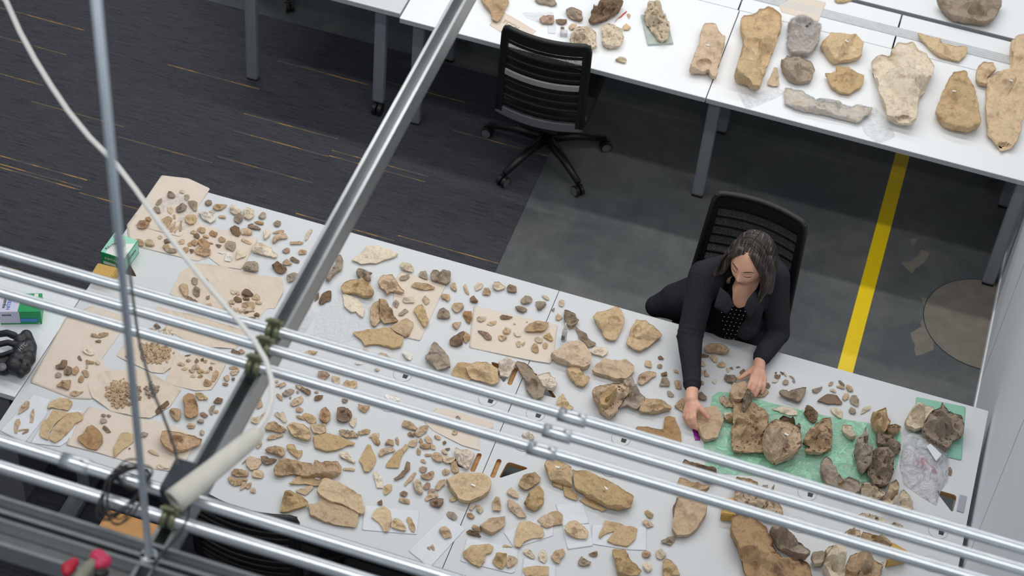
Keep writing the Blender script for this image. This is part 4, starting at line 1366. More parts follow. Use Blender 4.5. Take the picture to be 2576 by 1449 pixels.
def bone_mesh(poly2, zb, h, plate, rough, seed, n, big=False, pits=0, scoop=False):
    """poly2: outline (x, y) at mid height; returns a bmesh resting on zb"""
    rnd = random.Random(seed)
    P = resample([Vector((p[0], p[1])) for p in poly2], n, 0.10 if n < 40 else 0.18)
    c = sum(P, Vector((0, 0))) / n
    size = sum((p - c).length for p in P) / n
    if plate:
        prof = [(0.92, 0.0), (0.99, 0.25), (1.0, 0.60), (0.985, 0.90), (0.955, 1.0), (0.80, 1.02), (0.6, 1.03), (0.4, 1.04), (0.2, 1.05)]
    else:
        prof = [(0.74, 0.0), (0.95, 0.16), (1.0, 0.36), (0.985, 0.58), (0.93, 0.78), (0.80, 0.93), (0.62, 1.0), (0.42, 1.03), (0.2, 1.04)]
    if n < 20: prof = [prof[i] for i in (0, 1, 2, 4, 5, 7)]
    if big:
        q = []
        for (s0, z0), (s1, z1) in zip(prof, prof[1:]):
            m = max(1, int(round(math.hypot((s1 - s0) * size * 1.4, (z1 - z0) * h) / (size * 0.055))))
            for k in range(m): q.append((s0 + (s1 - s0) * k / m, z0 + (z1 - z0) * k / m))
        prof = q + [prof[-1]]
    off = Vector((rnd.uniform(0, 90), rnd.uniform(0, 90), seed * 0.37))
    tilt = (rnd.uniform(-0.15, 0.15), rnd.uniform(-0.15, 0.15))
    bend = rnd.uniform(-0.5, 0.2) if plate else 0
    amp = size * (0.035 if plate else 0.085) * rough
    # broken faces: slanting planes that cut the dome
    planes = []
    for k in range(2 if plate else 5):
        a = rnd.uniform(0, 6.283)
        planes.append((math.cos(a), math.sin(a), rnd.uniform(0.25, 1.5) * h / size, rnd.uniform(0.80, 1.10) * h))
    bm = bmesh.new(); rings = []
    fr = 1.5 / max(size, 0.004)
    for (s, zz) in prof:
        ring = []
        for p in P:
            q = c + (p - c) * s
            v = Vector((q.x, q.y, zb + h * zz))
            rr = (q - c) / max(size, 1e-5)
            if zz > 0.0:
                if not plate or big:
                    zc = min(pl[3] - pl[2] * ((q.x - c.x) * pl[0] + (q.y - c.y) * pl[1]) for pl in planes)
                    if zz > 0.5: v.z = zb + max(0.42 * h, min(h * zz, zc)) if not plate else zb + max(0.7 * h, min(h * zz, zc))
                k = min(1, zz * 1.4)
                nz = noise.noise_vector(v * fr + off)
                n2 = noise.noise_vector(v * fr * 2.7 + off)
                r3 = (noise.ridged_multi_fractal(v * fr * (2.2 if big else 1.6) + off, 0.9, 2.1, 4 if big else 2, 0.9, 2.0) - 1.0) if n >= 24 else 0
                v.x += nz.x * amp * 0.5 + n2.x * amp * 0.35
                v.y += nz.y * amp * 0.5 + n2.y * amp * 0.35
                v.z += (nz.z * amp + n2.z * amp * 0.6 + r3 * amp * 0.55) * k + h * k * (tilt[0] * rr.x + tilt[1] * rr.y) + bend * h * k * (1 - s * s) * 0.5
                if big:
                    n4 = noise.noise_vector(v * fr * 9 + off)
                    v += n4 * amp * 0.10 * rough
                v.z = max(v.z, zb + h * zz * 0.22)
            ring.append(bm.verts.new(v))
        rings.append(ring)
    for a, b in zip(rings, rings[1:]):
        for k in range(n):
            bm.faces.new((a[k], a[(k + 1) % n], b[(k + 1) % n], b[k]))
    bm.faces.new(rings[0][::-1])
    top = bm.verts.new(sum((v.co for v in rings[-1]), Vector()) / n)
    for k in range(n): bm.faces.new((rings[-1][k], rings[-1][(k + 1) % n], top))
    for k in range((1 if plate else 2) if scoop else 0):   # hollowed or snapped-off places
        a = rnd.uniform(0, 6.283); rr = rnd.uniform(0.2, 0.75) * size
        q = Vector((c.x + rr * math.cos(a), c.y + rr * math.sin(a)))
        r = rnd.uniform(0.28, 0.55) * size; ex = rnd.uniform(0.45, 1.0); a2 = rnd.uniform(0, 3.1)
        for v in bm.verts:
            dx, dy = v.co.x - q.x, v.co.y - q.y
            x2 = dx * math.cos(a2) + dy * math.sin(a2); y2 = (-dx * math.sin(a2) + dy * math.cos(a2)) / ex
            d = math.hypot(x2, y2) / r
            if d < 1 and v.co.z > zb + 0.25 * h:
                v.co.z = max(zb + 0.2 * h, v.co.z - (0.3 if plate else 0.45) * h * (1 - d ** 2.5))
    for k in range(pits):                          # sinus cells and broken hollows
        a = rnd.uniform(0, 6.283); rr = math.sqrt(rnd.random()) * 0.8 * size
        q = Vector((c.x + rr * math.cos(a), c.y + rr * math.sin(a)))
        r = rnd.uniform(0.05, 0.15) * size; ex = rnd.uniform(0.5, 1.0); a2 = rnd.uniform(0, 3.1)
        for v in bm.verts:
            dx, dy = v.co.x - q.x, v.co.y - q.y
            x2 = dx * math.cos(a2) + dy * math.sin(a2); y2 = (-dx * math.sin(a2) + dy * math.cos(a2)) / ex
            d = math.hypot(x2, y2) / r
            if d < 1.35 and v.co.z > zb + 0.3 * h:
                v.co.z = max(zb + 0.12 * h, v.co.z - r * 1.5 * max(0, 1 - d ** 3) + r * 0.22 * math.exp(-((d - 1.1) / 0.2) ** 2))
    return bm

TW = {'t': 'tan', 'j': 'brown-stained', 'y': 'ochre-yellow', 'd': 'dark brown', 'g': 'greyish', 'p': 'cream', 'w': 'white', 'r': 'reddish', 'o': 'orange-brown'}
ORD = 'zeroth first second third fourth fifth sixth seventh eighth ninth tenth eleventh twelfth thirteenth fourteenth fifteenth sixteenth seventeenth eighteenth nineteenth twentieth'.split()
REG = {
 'north brown paper corner': 'at the left table corner',
 'west brown paper': 'on the paper nearest the headset',
 'crumpled brown paper by the pipes': 'on crumpled paper crossed by the upper pipes',
 'southwest papers': 'on the papers at the lower left',
 'loose on the table below the bearing clamps': 'around the white cable sleeve',
 'north edge right of the steel beam': 'right of the beam by the carpet side',
 'loose between the pipes': 'between the pipes right of the beam',
 'south middle of the table': 'around the cracked plates at lower centre',
 'chips beside the crumpled paper': 'left of the hand slots at lower centre',
 'north side between the table seam and the woman': "between the table seam and the woman's arm",
 'south edge on white labels': 'by the white slips at bottom centre',
 'south of the front pipes': 'around the long cracked bone',
 'north of the front pipes': "left of the woman's right hand",
 "around the woman's hands": "beside the woman's hands",
 'on the green plastic sheet': 'on the green plastic sheet',
 'on the green tray paper': 'on the green card',
 'big jawbone area behind the front pipes': 'in the jawbone pile',
 'right side of the jawbone area': 'right of the jawbone pile',
 'on the white table at the top': 'on the far white tables',
 'crumpled': '',
}
bones = []; heaps = []; crumples = []; cur = None
for line in DATA.strip().splitlines():
    p = line.split()
    if p[0] == 'T':
        cur = (float(p[1]), float(p[2]), float(p[3]), ' '.join(p[4:])); continue
    px = [tuple(float(a) for a in q.split(',')) for q in p[(2 if p[0] == 'H' else 1):]]if p[0] not in 'HC' else None
    conv = lambda x, y: (cur[0] + x / cur[2], cur[1] + y / cur[2])
    if p[0] == 'H':
        c = [float(a) for a in p[2].split(',')]; r = [float(a) for a in p[3].split(',')]
        heaps.append((p[1], conv(*c), (r[0] / cur[2], r[1] / cur[2]), int(p[4]))); continue
    if p[0] == 'C':
        c = [float(a) for a in p[1].split(',')]; r = [float(a) for a in p[2].split(',')]
        bones[-1]['cav'] = (conv(*c), (r[0] / cur[2], r[1] / cur[2])); continue
    code, _, hh = p[0].partition('@')
    d = dict(tone=code[0], fl=code[1:], h=float(hh) / 100 if hh else None, px=[conv(*q) for q in px], reg=cur[3])
    (crumples if code[0] == 'k' else bones).append(d)

def extent(P):
    n = len(P); c = sum(P, Vector((0, 0))) / n
    a = sum((p.x - c.x) ** 2 for p in P) / n; b = sum((p.y - c.y) ** 2 for p in P) / n; d = sum((p.x - c.x) * (p.y - c.y) for p in P) / n
    t = (a + b) / 2; s = math.sqrt(max(0, ((a - b) / 2) ** 2 + d * d))
    return 2.6 * math.sqrt(max(t - s, 1e-8)), 2.6 * math.sqrt(t + s)

def jitter_poly(px, rnd):
    """ragged outline between the traced corners"""
    out = []
    m = len(px)
    for i in range(m):
        a, b = px[i], px[(i + 1) % m]
        out.append(a)
        L = math.hypot(b[0] - a[0], b[1] - a[1])
        if L > 14:
            k = min(4, int(L / 9))
            for j in range(1, k):
                t = j / k
                nx, ny = -(b[1] - a[1]) / L, (b[0] - a[0]) / L
                e = rnd.uniform(-1, 1) * min(1.6, L * 0.05)
                out.append((a[0] + (b[0] - a[0]) * t + nx * e, a[1] + (b[1] - a[1]) * t + ny * e))
    return out

for i, d in enumerate(bones):
    rnd = random.Random(i * 7 + 3)
    size = max(max(p[0] for p in d['px']) - min(p[0] for p in d['px']), max(p[1] for p in d['px']) - min(p[1] for p in d['px']))
    d['size'] = size; d['cx'] = sum(p[0] for p in d['px']) / len(d['px'])
    P0 = [at(u, v, TOP).xy for u, v in d['px']]
    wmin, wmax = extent(P0)
    h = d['h']
    F = 'F' in d['fl']
    if h is None:
        h = min(0.022, max(0.007, 0.15 * wmin)) if F else min(0.042, max(0.005, 0.42 * wmin))
        if 'B' in d['fl']: h = min(0.085, max(0.02, (0.34 if F else 0.55) * wmin))
    d['hh'] = h
    n = 14 if size < 22 else 24 if size < 45 else 44 if size < 90 else 84
    zmid = TOP + 0.0026 + h * (0.80 if F else 0.42)
    px = jitter_poly(d['px'], rnd)
    # the dome above the outline hides part of it: pull the outline down the view a little
    poly = [at(u, v, zmid).xy for u, v in px]
    zb = TOP + 0.0026
    c = sum(poly, Vector((0, 0))) / len(poly)
    if not F:
        poly = [c + (q - c) * Vector((0.98, 0.98)).x for q in poly]
        poly = [Vector((q.x, c.y + (q.y - c.y) * 0.93 - h * 0.05)) for q in poly]
    por = 'P' in d['fl']
    rough = 1.0 if not por else 1.7
    big = size >= 34
    if big: n = int(min(150, max(40, size * 0.95)))
    bm = bone_mesh([(q - c) for q in poly], 0.0, h, F, rough, i + 1, n, big, (26 if size > 150 else 14 if size > 60 else 5) if (por and big) else 0, scoop=big and 'L' not in d['fl'])
    dark = set()
    if 'cav' in d:
        (u0, v0), (ru, rv) = d['cav']
        bm.verts.ensure_lookup_table()
        base = Vector((c.x, c.y, zb))
        for v in bm.verts:
            u, w = topix(v.co + base)
            e = math.hypot((u - u0) / ru, (w - v0) / rv)
            front = (v.normal.dot(VIEW) < 0) if v.normal.length > 0 else True
            if e < 1.0 and v.co.z > 0.06 * h:
                v.co += VIEW * (0.9 * ru / 600) * (1 - e ** 4); v.co.z = max(v.co.z, 0.003); dark.add(v.index)
    mat = BM[d['tone'] + ('P' if por else '')]
    d['kind'] = 'bone_chip' if size < 24 else 'limb_bone' if (size >= 150 and not F) else 'bone_plate' if (F and size > 60) else 'bone_fragment'
    o = bobj(d['kind'], bm, mat, None, True)
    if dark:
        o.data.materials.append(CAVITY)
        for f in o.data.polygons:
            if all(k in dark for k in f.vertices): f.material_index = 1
    o.data.set_sharp_from_angle(angle=math.radians(24 if size < 34 else 34 if size < 75 else 45))
    o.location = (c.x, c.y, zb)
    d['o'] = o
    if 'L' in d['fl']:
        s = rnd.uniform(-0.2, 0.2)
        best = max((v.co.z for v in o.data.vertices if (v.co.xy - Vector((s * wmin, 0))).length < 0.012), default=h)
        bm = bmesh.new(); bm_box(bm, (0, 0, 0), (0.018, 0.008, 0.002), rz=rnd.uniform(-0.5, 0.3), bev=0.0006)
        bm_box(bm, (0, 0, 0.0002), (0.001, 0.001, 0.001))
        lb = bobj('number_tag', bm, M_WHITEPL, o)
        lb.location = (s * wmin, 0, best + 0.0012)
        tag_child(lb, 'small white number tag')

HAND = {}
keyed = {}
for d in bones:
    keyed.setdefault((d['reg'], d['tone'], d['kind']), []).append(d)
for (reg, tone, kind), L in keyed.items():
    L.sort(key=lambda d: d['cx'])
    noun = {'bone_chip': 'bone chip', 'bone_fragment': 'bone fragment', 'bone_plate': 'flat bone plate', 'limb_bone': 'massive bone'}[kind]
    for k, d in enumerate(L):
        n = len(L)
        adj = TW[tone] + (' pitted' if 'P' in d['fl'] else '')
        if n == 1: s = '%s %s %s' % (adj, noun, REG[reg])
        elif k == 0: s = 'leftmost %s %s %s' % (adj, noun, REG[reg])
        elif k == n - 1: s = 'rightmost %s %s %s' % (adj, noun, REG[reg])
        elif n - 1 - k < k and n - 1 - k <= 20: s = '%s %s from right, %s, %s' % (adj, noun, ORD[n - k], REG[reg]) if False else '%s %s %s, %s from right' % (adj, noun, REG[reg], ORD[n - k])
        else: s = '%s %s %s, %s from left' % (adj, noun, REG[reg], ORD[k + 1])
        tag(d['o'], s, 'bone', 'bones ' + (REG[reg] or 'on the tables'))

# heaps of tiny chips: nobody could count them
for hi, (tone, (cu, cv), (ru, rv), n) in enumerate(heaps):
    rnd = random.Random(hi + 50); bm = bmesh.new()
    n = int(n * 2.0)
    for k in range(n):
        a = rnd.uniform(0, 2 * math.pi); r = math.sqrt(rnd.random()) * rnd.uniform(0.75, 1.12)
        u, v = cu + ru * r * math.cos(a) * 0.95, cv + rv * r * math.sin(a) * 0.95
        z = TOP + 0.004 + rnd.uniform(0, 0.010) * (1 - r * 0.8)
        c = at(u, v, z)
        L = rnd.uniform(0.005, 0.012); W = L * rnd.uniform(0.35, 0.8)
        M = Matrix.Translation(c) @ Matrix.Rotation(rnd.uniform(0, 6.3), 4, 'Z') @ Matrix.Rotation(rnd.uniform(-0.5, 0.5), 4, 'X') @ Matrix.Diagonal((L, W, rnd.uniform(0.002, 0.005), 1))
        r_ = bmesh.ops.create_icosphere(bm, subdivisions=1, radius=1.0, matrix=M)
        for v_ in r_['verts']:
            v_.co += noise.noise_vector(v_.co * 130) * 0.003
    o = bobj('bone_crumbs', bm, BM[tone], None, False)
    tag(o, {0: 'heap of tan bone crumbs on round-cornered brown paper', 1: 'pale bone crumbs showing between two upper pipes', 2: 'few grey crumbs just above the pale crumb pile',
            3: 'large heap of brownish bone crumbs left of the rod', 4: 'small heap of grey crumbs right of the rod'}.get(hi, 'bone crumbs'), 'bone crumbs', None, 'stuff')

# ------------------------------------------------------------ papers, films, crumpled paper
PM = {'brown': M_BROWN, 'crump': M_CRUMP, 'white': M_WHITEP, 'green': M_GREENC, 'gplas': M_GREENF, 'bubble': M_BUBBLE, 'cling': M_CLEAR, 'bag': M_MILKY, 'purple': M_PURPLE}
PN = {'brown': 'brown_paper', 'crump': 'brown_paper', 'white': 'white_paper', 'green': 'green_card', 'gplas': 'green_plastic_sheet', 'bubble': 'bubble_wrap', 'cling': 'plastic_film', 'bag': 'plastic_bag', 'purple': 'zip_strip'}
PC = {'brown': 'paper', 'crump': 'paper', 'white': 'paper', 'green': 'card', 'gplas': 'plastic sheet', 'bubble': 'bubble wrap', 'cling': 'plastic film', 'bag': 'plastic bag', 'purple': 'zip strip'}
def sheet(kind, px, seed, label, zoff=0.0):
    P = [at(u, v, TOP + 0.001).xy for u, v in px]
    c = sum(P, Vector((0, 0))) / len(P)
    size = max((p - c).length for p in P)
    amp = {'brown': 0.0022, 'crump': 0.011, 'white': 0.0008, 'green': 0.0, 'gplas': 0.006, 'bubble': 0.006, 'cling': 0.012, 'bag': 0.030, 'purple': 0.001}[kind]
    fine = {'gplas': 1, 'bubble': 1, 'cling': 1, 'bag': 1, 'crump': 1}.get(kind, 0)
    n = 132 if size > 0.12 else 44
    Q = resample(P, n, 0.03 if kind in ('white', 'green', 'purple') else 0.05)
    off = Vector((seed * 3.1, seed * 1.7, 0))
    bm = bmesh.new(); rings = []
    K = 16 if size > 0.12 else 8
    for k in range(K):
        s = 1 - k / K
        ring = []
        for q in Q:
            w = c + (q - c) * s
            v = Vector((w.x, w.y, 0))
            e = noise.noise(v * 9 + off) * 0.6 + (noise.ridged_multi_fractal(v * 7 + off, 1.0, 2.0, 3, 0.9, 2.0) - 1.0) * 0.35 * fine
            edge = max(0, (s - 0.80) / 0.20)
            z = 0.0005 + max(0, amp * (e + 0.15)) * (0.55 + 0.45 * edge)
            if kind in ('brown', 'crump'):
                z += 0.006 * edge ** 2 * max(0, noise.noise(v * 6 + off * 2)) * (2.4 if kind == 'crump' else 1.0)
            if kind == 'bag': z += 0.045 * (1 - s * s) + 0.010 * max(0, e)
            ring.append(bm.verts.new((w.x - c.x, w.y - c.y, z)))
        rings.append(ring)
    for a, b in zip(rings, rings[1:]):
        for k in range(n): bm.faces.new((a[k], a[(k + 1) % n], b[(k + 1) % n], b[k]))
    t = bm.verts.new(sum((v.co for v in rings[-1]), Vector()) / n)
    for k in range(n): bm.faces.new((rings[-1][k], rings[-1][(k + 1) % n], t))
    o = bobj(PN[kind], bm, PM[kind], None, kind not in ('crump', 'gplas') )
    o.location = (c.x, c.y, TOP + 0.0002 + zoff)
    if kind in ('white', 'green', 'brown', 'purple'):
        m = o.modifiers.new('thick', 'SOLIDIFY'); m.thickness = 0.0006 if kind != 'green' else 0.002; m.offset = -1 if False else 1
    return tag(o, label, PC[kind])
SHEETS = []
for i, line in enumerate(PAPERS.strip().splitlines()):
    if line.startswith('#'): continue
    d, lab = line.split(';'); p = d.split()
    x0, y0, s = float(p[1]), float(p[2]), float(p[3])
    px = [(x0 + float(q.split(',')[0]) / s, y0 + float(q.split(',')[1]) / s) for q in p[4:]]
    zo = 0.0 if p[0] not in ('crump', 'white') else 0.0005
    if lab.startswith(' white tag on the milky'): zo = 0.055
    SHEETS.append(sheet(p[0], px, i + 1, lab.strip(), zo + 0.00002 * i))

for i, d in enumerate(crumples):
    P0 = [at(u, v, TOP + 0.02).xy for u, v in d['px']]
    c = sum(P0, Vector((0, 0))) / len(P0)
    bm = bone_mesh([(q - c) for q in P0], 0.0, 0.045, False, 1.3, 700 + i, 70, True)
    for v in bm.verts:
        if v.co.z > 0.002:
            f = noise.ridged_multi_fractal(v.co * 34 + Vector((i * 9, 0, 0)), 1.0, 2.0, 3, 0.9, 2.0)
            v.co += Vector((v.co.x, v.co.y, v.co.z + 0.02)).normalized() * (f - 1.1) * 0.009
    o = bobj('crumpled_paper', bm, M_BROWN, None, False)
    o.location = (c.x, c.y, TOP + 0.001)
    tag(o, ['crumpled pale paper ball left of the lower hand slots', 'small crumpled paper just under the lowest upper pipe', 'twisted crumpled paper left of the upper hand slots', 'crumpled pale paper ball right of the upper hand slots'][i], 'paper', 'crumpled paper balls')

# ------------------------------------------------------------ boxes on the tables
M_GREENB = simple('box_green', srgb(0, 150, 84), 0.4, noise_amt=0.03)
M_MINT = simple('box_mint', srgb(150, 214, 190), 0.4, noise_amt=0.05, scale=8)
M_LILAC = simple('box_lilac', srgb(206, 202, 222), 0.4, noise_amt=0.02)
M_BLUE = simple('box_blue', srgb(74, 134, 206), 0.45)
M_FOAM = simple('ochre_foam', srgb(202, 164, 92), 0.9, noise_amt=0.12, scale=120, bmp=0.3)

def carton(name, tl, tr, br, bl, zt, mat, label, cat):
    """closed carton from the four photo corners of its lid at height zt"""
    q = [at(*p, zt) for p in (tl, tr, br, bl)]
    c = sum(q, Vector()) / 4
    # make it a true rectangle
    ux = ((q[1] - q[0]) + (q[2] - q[3])).normalized(); L = ((q[1] - q[0]).length + (q[2] - q[3]).length) / 2
    uy = Vector((-ux.y, ux.x, 0)); W = (abs((q[0] - q[3]).dot(uy)) + abs((q[1] - q[2]).dot(uy))) / 2
    t = empty(name, (c.x, c.y, TOP), math.atan2(ux.y, ux.x), label, cat)
    h = zt - TOP
    box('carton', (0, 0, h / 2 + 0.0005), (L, W, h), mat, t, bev=0.001)
    return t, L, W, h

# tissue box: mint lid, green front
t, L, W, h = carton('tissue_box', (287, 585), (354, 607), (306, 650), (254, 634), TOP + 0.075, M_GREENB, 'green and mint wipes carton printed KIMTECH at the left table corner', 'box')
flat('lid_print', [(-L/2+.001, -W/2+.001), (L/2-.001, -W/2+.001), (L/2-.001, W/2-.001), (-L/2+.001, W/2-.001)], h, h + 0.0012, M_MINT, t)
flat('lid_panel', [(-L*.30, -W/2+.002), (L/2-.002, -W/2+.002), (L/2-.002, W*.30), (L*.05, W*.12), (-L*.36, -W*.1)], h + 0.0012, h + 0.0016, M_WHITEPL, t)
text('lid_lettering', 'KIMTECH', 0.019, M_INK, t, frame_m((-L * .22, -W * .05, h + 0.0018), (0.55, 1, 0), (-1, 0.5, 0)))
text('front_lettering', 'KIMTECH', 0.018, M_WHITEPL, t, frame_m((0.0, -W/2 - 0.0012, h * 0.62), (1, 0, 0), (0, 0, 1)))
flat('front_stripe', [(-L*.42, -W/2-.0012), (L*.1, -W/2-.0012), (L*.1, -W/2-.0002), (-L*.42, -W/2-.0002)], h * 0.14, h * 0.34, M_WHITEPL, t)
box('side_print', (L/2 + 0.0004, 0, h * .52), (0.0006, W * .94, h * .86), M_MINT, t, bev=0)
text('side_lettering', 'KIMTECH', 0.016, M_INK, t, frame_m((L/2 + 0.0012, 0, h * 0.55), (0, 1, 0), (0, 0, 1)))
bm = bmesh.new()
vs = []
for k in range(9):
    u = k / 8
    for j, (dz, dx) in enumerate(((0, 0), (0.03, 0.006), (0.052, -0.004))):
        vs.append(bm.verts.new(((u - .5) * 0.05, 0.012 * math.sin(u * 7) + dx, h + dz + 0.006 * math.sin(u * 11) * (j > 0))))
for k in range(8):
    for j in range(2):
        bm.faces.new((vs[k*3+j], vs[(k+1)*3+j], vs[(k+1)*3+j+1], vs[k*3+j+1]))
tag_child(bobj('tissue', bm, M_WHITEPL, t, True), 'white tissue standing out of the slot')

# glove box
t, L, W, h = carton('glove_box', (0, 738), (105, 739), (103, 783), (1, 786), TOP + 0.075, M_GREENB, 'green, white and blue box of gloves printed equate NITRILE, at far left', 'box')
flat('lid_panel', [(-L/2, -W/2), (-L*.06, -W/2), (-L*.02, 0), (-L*.12, W/2), (-L/2, W/2)], h, h + 0.001, M_LILAC, t)
flat('glove_picture', [(-L*.05, W*.08), (L*.1, W*.02), (L*.32, W*.05), (L*.33, W*.34), (L*.1, W*.36), (-L*.08, W*.42), (-L*.15, W*.25)], h, h + 0.0015, M_BLUE, t)
flat('front_panel', [(-L/2, -W/2-.001), (-L*.02, -W/2-.001), (-L*.02, -W/2-.0002), (-L/2, -W/2-.0002)], h * .12, h, M_LILAC, t)
flat('front_glove', [(-L*.02, -W/2-.0014), (L*.40, -W/2-.0014), (L*.40, -W/2-.0004), (-L*.02, -W/2-.0004)], h * .22, h * .46, M_BLUE, t)
text('lid_lettering', 'equate', 0.022, M_INK, t, frame_m((-L * .40, -W * .02, h + 0.002), (0.1, 1, 0), (-1, 0, 0)))
text('lid_lettering', 'NITRILE', 0.022, M_BLUE, t, frame_m((-L * .27, -W * .02, h + 0.002), (0.1, 1, 0), (-1, 0, 0)))
text('front_lettering', 'equate', 0.014, M_INK, t, frame_m((-L * .33, -W/2 - 0.0018, h * .78), (1, 0, 0), (0, 0, 1)))
text('count_lettering', '100', 0.010, M_WHITEPL, t, frame_m((L * .42, -W/2 - 0.0018, h * .10), (1, 0, 0), (0, 0, 1)))
box('count_patch', (L * .36, W * .38, h + 0.0006), (0.016, 0.018, 0.001), M_WHITEPL, t, bev=0)

def foam(tl, tr, br, bl, zt, label, zb=TOP):
    q = [at(*p, zt) for p in (tl, tr, br, bl)]
    c = sum(q, Vector()) / 4
    bm = bmesh.new()
    a = [bm.verts.new((p.x - c.x, p.y - c.y, zt - zb)) for p in q]; b = [bm.verts.new((p.x - c.x, p.y - c.y, 0)) for p in q]
    bm.faces.new(a); bm.faces.new(b[::-1])
    for k in range(4): bm.faces.new((a[k], a[(k+1)%4], b[(k+1)%4], b[k]))
    bmesh.ops.bevel(bm, geom=list(bm.edges), offset=0.004, segments=2, affect='EDGES')
    o = bobj('foam_block', bm, M_FOAM); o.location = (c.x, c.y, zb)
    return tag(o, label, 'foam block', 'ochre foam blocks propping things up')
foam((246, 660), (298, 673), (278, 700), (229, 688), TOP + 0.05, 'ochre foam block in front of the green wipes carton')
foam((1822, 1252), (1850, 1250), (1850, 1297), (1815, 1292), TOP + 0.045, 'ochre foam block under the left side of the jawbone')
foam((2245, 1362), (2283, 1384), (2282, 1400), (2232, 1410), TOP + 0.05, 'ochre foam block at the right end of the jawbone pile')

# glass plate under the layered tooth on the white table
q = [at(1500 + x / 4.293, y / 4.293, TOP + 0.012) for x, y in ((483, 158), (748, 145), (832, 462), (560, 476))]
c = sum(q, Vector()) / 4
o = flat('glass_plate', [(p.x - c.x, p.y - c.y) for p in q], 0, 0.011, simple('greenish_glass', srgb(178, 188, 180), 0.15))
o.location = (c.x, c.y, TOP + 0.0005)
tag(o, 'greenish rectangular plate under the layered tooth on the white table', 'plate')
# little plastic box
p = at(1000 + 1795 / 4.293, 365 / 4.293, TOP + 0.01)
bm = bmesh.new(); bm_box(bm, (0, 0, 0.0125), (0.036, 0.030, 0.024), 0.3, 0.002)
o = bobj('plastic_box', bm, M_MILKY); o.location = (p.x, p.y, TOP + 0.001); tag(o, 'tiny clear plastic box beside the white label card', 'box')
# red tagged string
bm = bmesh.new()
pp = [at(1000 + x / 4.293, y / 4.293, TOP + 0.006) for x, y in ((2350, 235), (2375, 200), (2410, 180), (2440, 150), (2475, 122))]
c = pp[2].copy()
bm_tube(bm, [p - c for p in pp], [0.0012, 0.0012, 0.003, 0.003, 0.0025], 8)
o = bobj('red_string', bm, simple('red_cord', srgb(196, 60, 50), 0.7), None, True); o.location = c; tag(o, 'short red and white knotted string beside the wood-like fragments', 'string')

# lettering on card and wrapped bone
for s in SHEETS:
    if s['label'].startswith('brown card'):
        text('handwriting', 'TCCH', 0.034, simple('pencil', srgb(196, 178, 160), 0.8), s, frame_m((-0.02, 0.02, 0.004), (1, -0.32, 0), (0.3, 1, 0)))
for d in bones:
    if d['tone'] == 'g' and d['h'] == 0.09 and d['reg'].startswith('on the white'):
        text('handwriting', '10-17', 0.020, M_INK, d['o'], frame_m((0.012, 0.008, d['hh'] * 1.10), (0.45, 1, 0), (-1, 0.4, 0.25)), 0.0015)

# film wrapped tightly round three bones
for d in list(bones):
    if d['reg'].startswith('on the white') and ((d['tone'] == 'g' and d['h'] == 0.09) or (d['tone'] == 'p' and d['h'] == 0.05)):
        o = d['o'].copy(); o.data = d['o'].data.copy(); o.data.materials.clear(); o.data.materials.append(M_CLEAR)
        for v in o.data.vertices:
            f = noise.ridged_multi_fractal(v.co * 40, 1.0, 2.0, 3, 0.9, 2.0)
            v.co += v.normal * (0.003 + 0.003 * f)
            v.co.z = max(v.co.z, 0.0)
        COL.objects.link(o); o.parent = d['o']; o.matrix_basis = Matrix.Identity(4); o.name = 'film_wrap'
        for k in list(o.keys()): del o[k]
        tag_child(o, 'crinkled clear film wrapping')

# glue bottle
b0 = at(1418, 855, TOP)
t = empty('glue_bottle', (b0.x, b0.y, TOP), 0, 'small white glue bottle standing by the dark bone near the seam', 'bottle')
def lathe(name, prof, mat, parent, seg=20):
    bm = bmesh.new(); R = [[bm.verts.new((r * math.cos(2*math.pi*k/seg), r * math.sin(2*math.pi*k/seg), z)) for k in range(seg)] for r, z in prof]
    for a, b in zip(R, R[1:]):
        for k in range(seg): bm.faces.new((a[k], a[(k+1)%seg], b[(k+1)%seg], b[k]))
    bm.faces.new(R[0][::-1]); bm.faces.new(R[-1])
    return bobj(name, bm, mat, parent, True)
lathe('bottle_body', [(0.010, 0.0005), (0.0115, 0.003), (0.0115, 0.055), (0.009, 0.064), (0.006, 0.068)], simple('bottle_white', srgb(214, 220, 226), 0.3), t)
lathe('bottle_nozzle', [(0.007, 0.068), (0.0065, 0.078), (0.0035, 0.092), (0.002, 0.104)], M_WHITEPL, t)
box('bottle_label', (-0.002, -0.0105, 0.022), (0.014, 0.003, 0.026), M_INKL, t, bev=0)

# VR headset on the side table
M_HS = simple('headset_shell', srgb(34, 36, 40), 0.42, noise_amt=0.12, scale=12)
hc = at(30, 905, TOP + 0.06)
t = empty('vr_headset', (hc.x, hc.y, TOP + 0.001), 0, 'black virtual reality headset marked HTC on the white side table', 'headset')
hp = lambda u, v, z: at(u, v, TOP + z) - Vector((hc.x, hc.y, TOP))
bm = bmesh.new()
for (u, v, z, r) in ((66, 845, .05, .026), (72, 870, .055, .028), (70, 900, .05, .030), (60, 925, .042, .030), (52, 880, .055, .036), (42, 905, .05, .036), (34, 920, .045, .034), (48, 855, .055, .024)):
    bm_ball(bm, hp(u, v, z), r)
bm_chain(bm, [hp(70, 842, .05), hp(80, 872, .05), hp(76, 905, .045), hp(52, 940, .036)], [.018, .022, .023, .020])
remeshed('visor_shell', bm, M_HS, 0.005, t, 8)
bm = bmesh.new()
bm_chain(bm, [hp(42, 868, .075), hp(20, 862, .085), hp(-8, 868, .08)], [.014, .013, .013])
bm_chain(bm, [hp(36, 845, .06), hp(18, 838, .07), hp(-8, 842, .06)], [.016, .015, .014])
bm_chain(bm, [hp(30, 885, .08), hp(10, 892, .075), hp(-8, 896, .07)], [.010, .010, .010])
remeshed('head_strap', bm, M_BLACK2, 0.005, t, 3)
bm = bmesh.new()
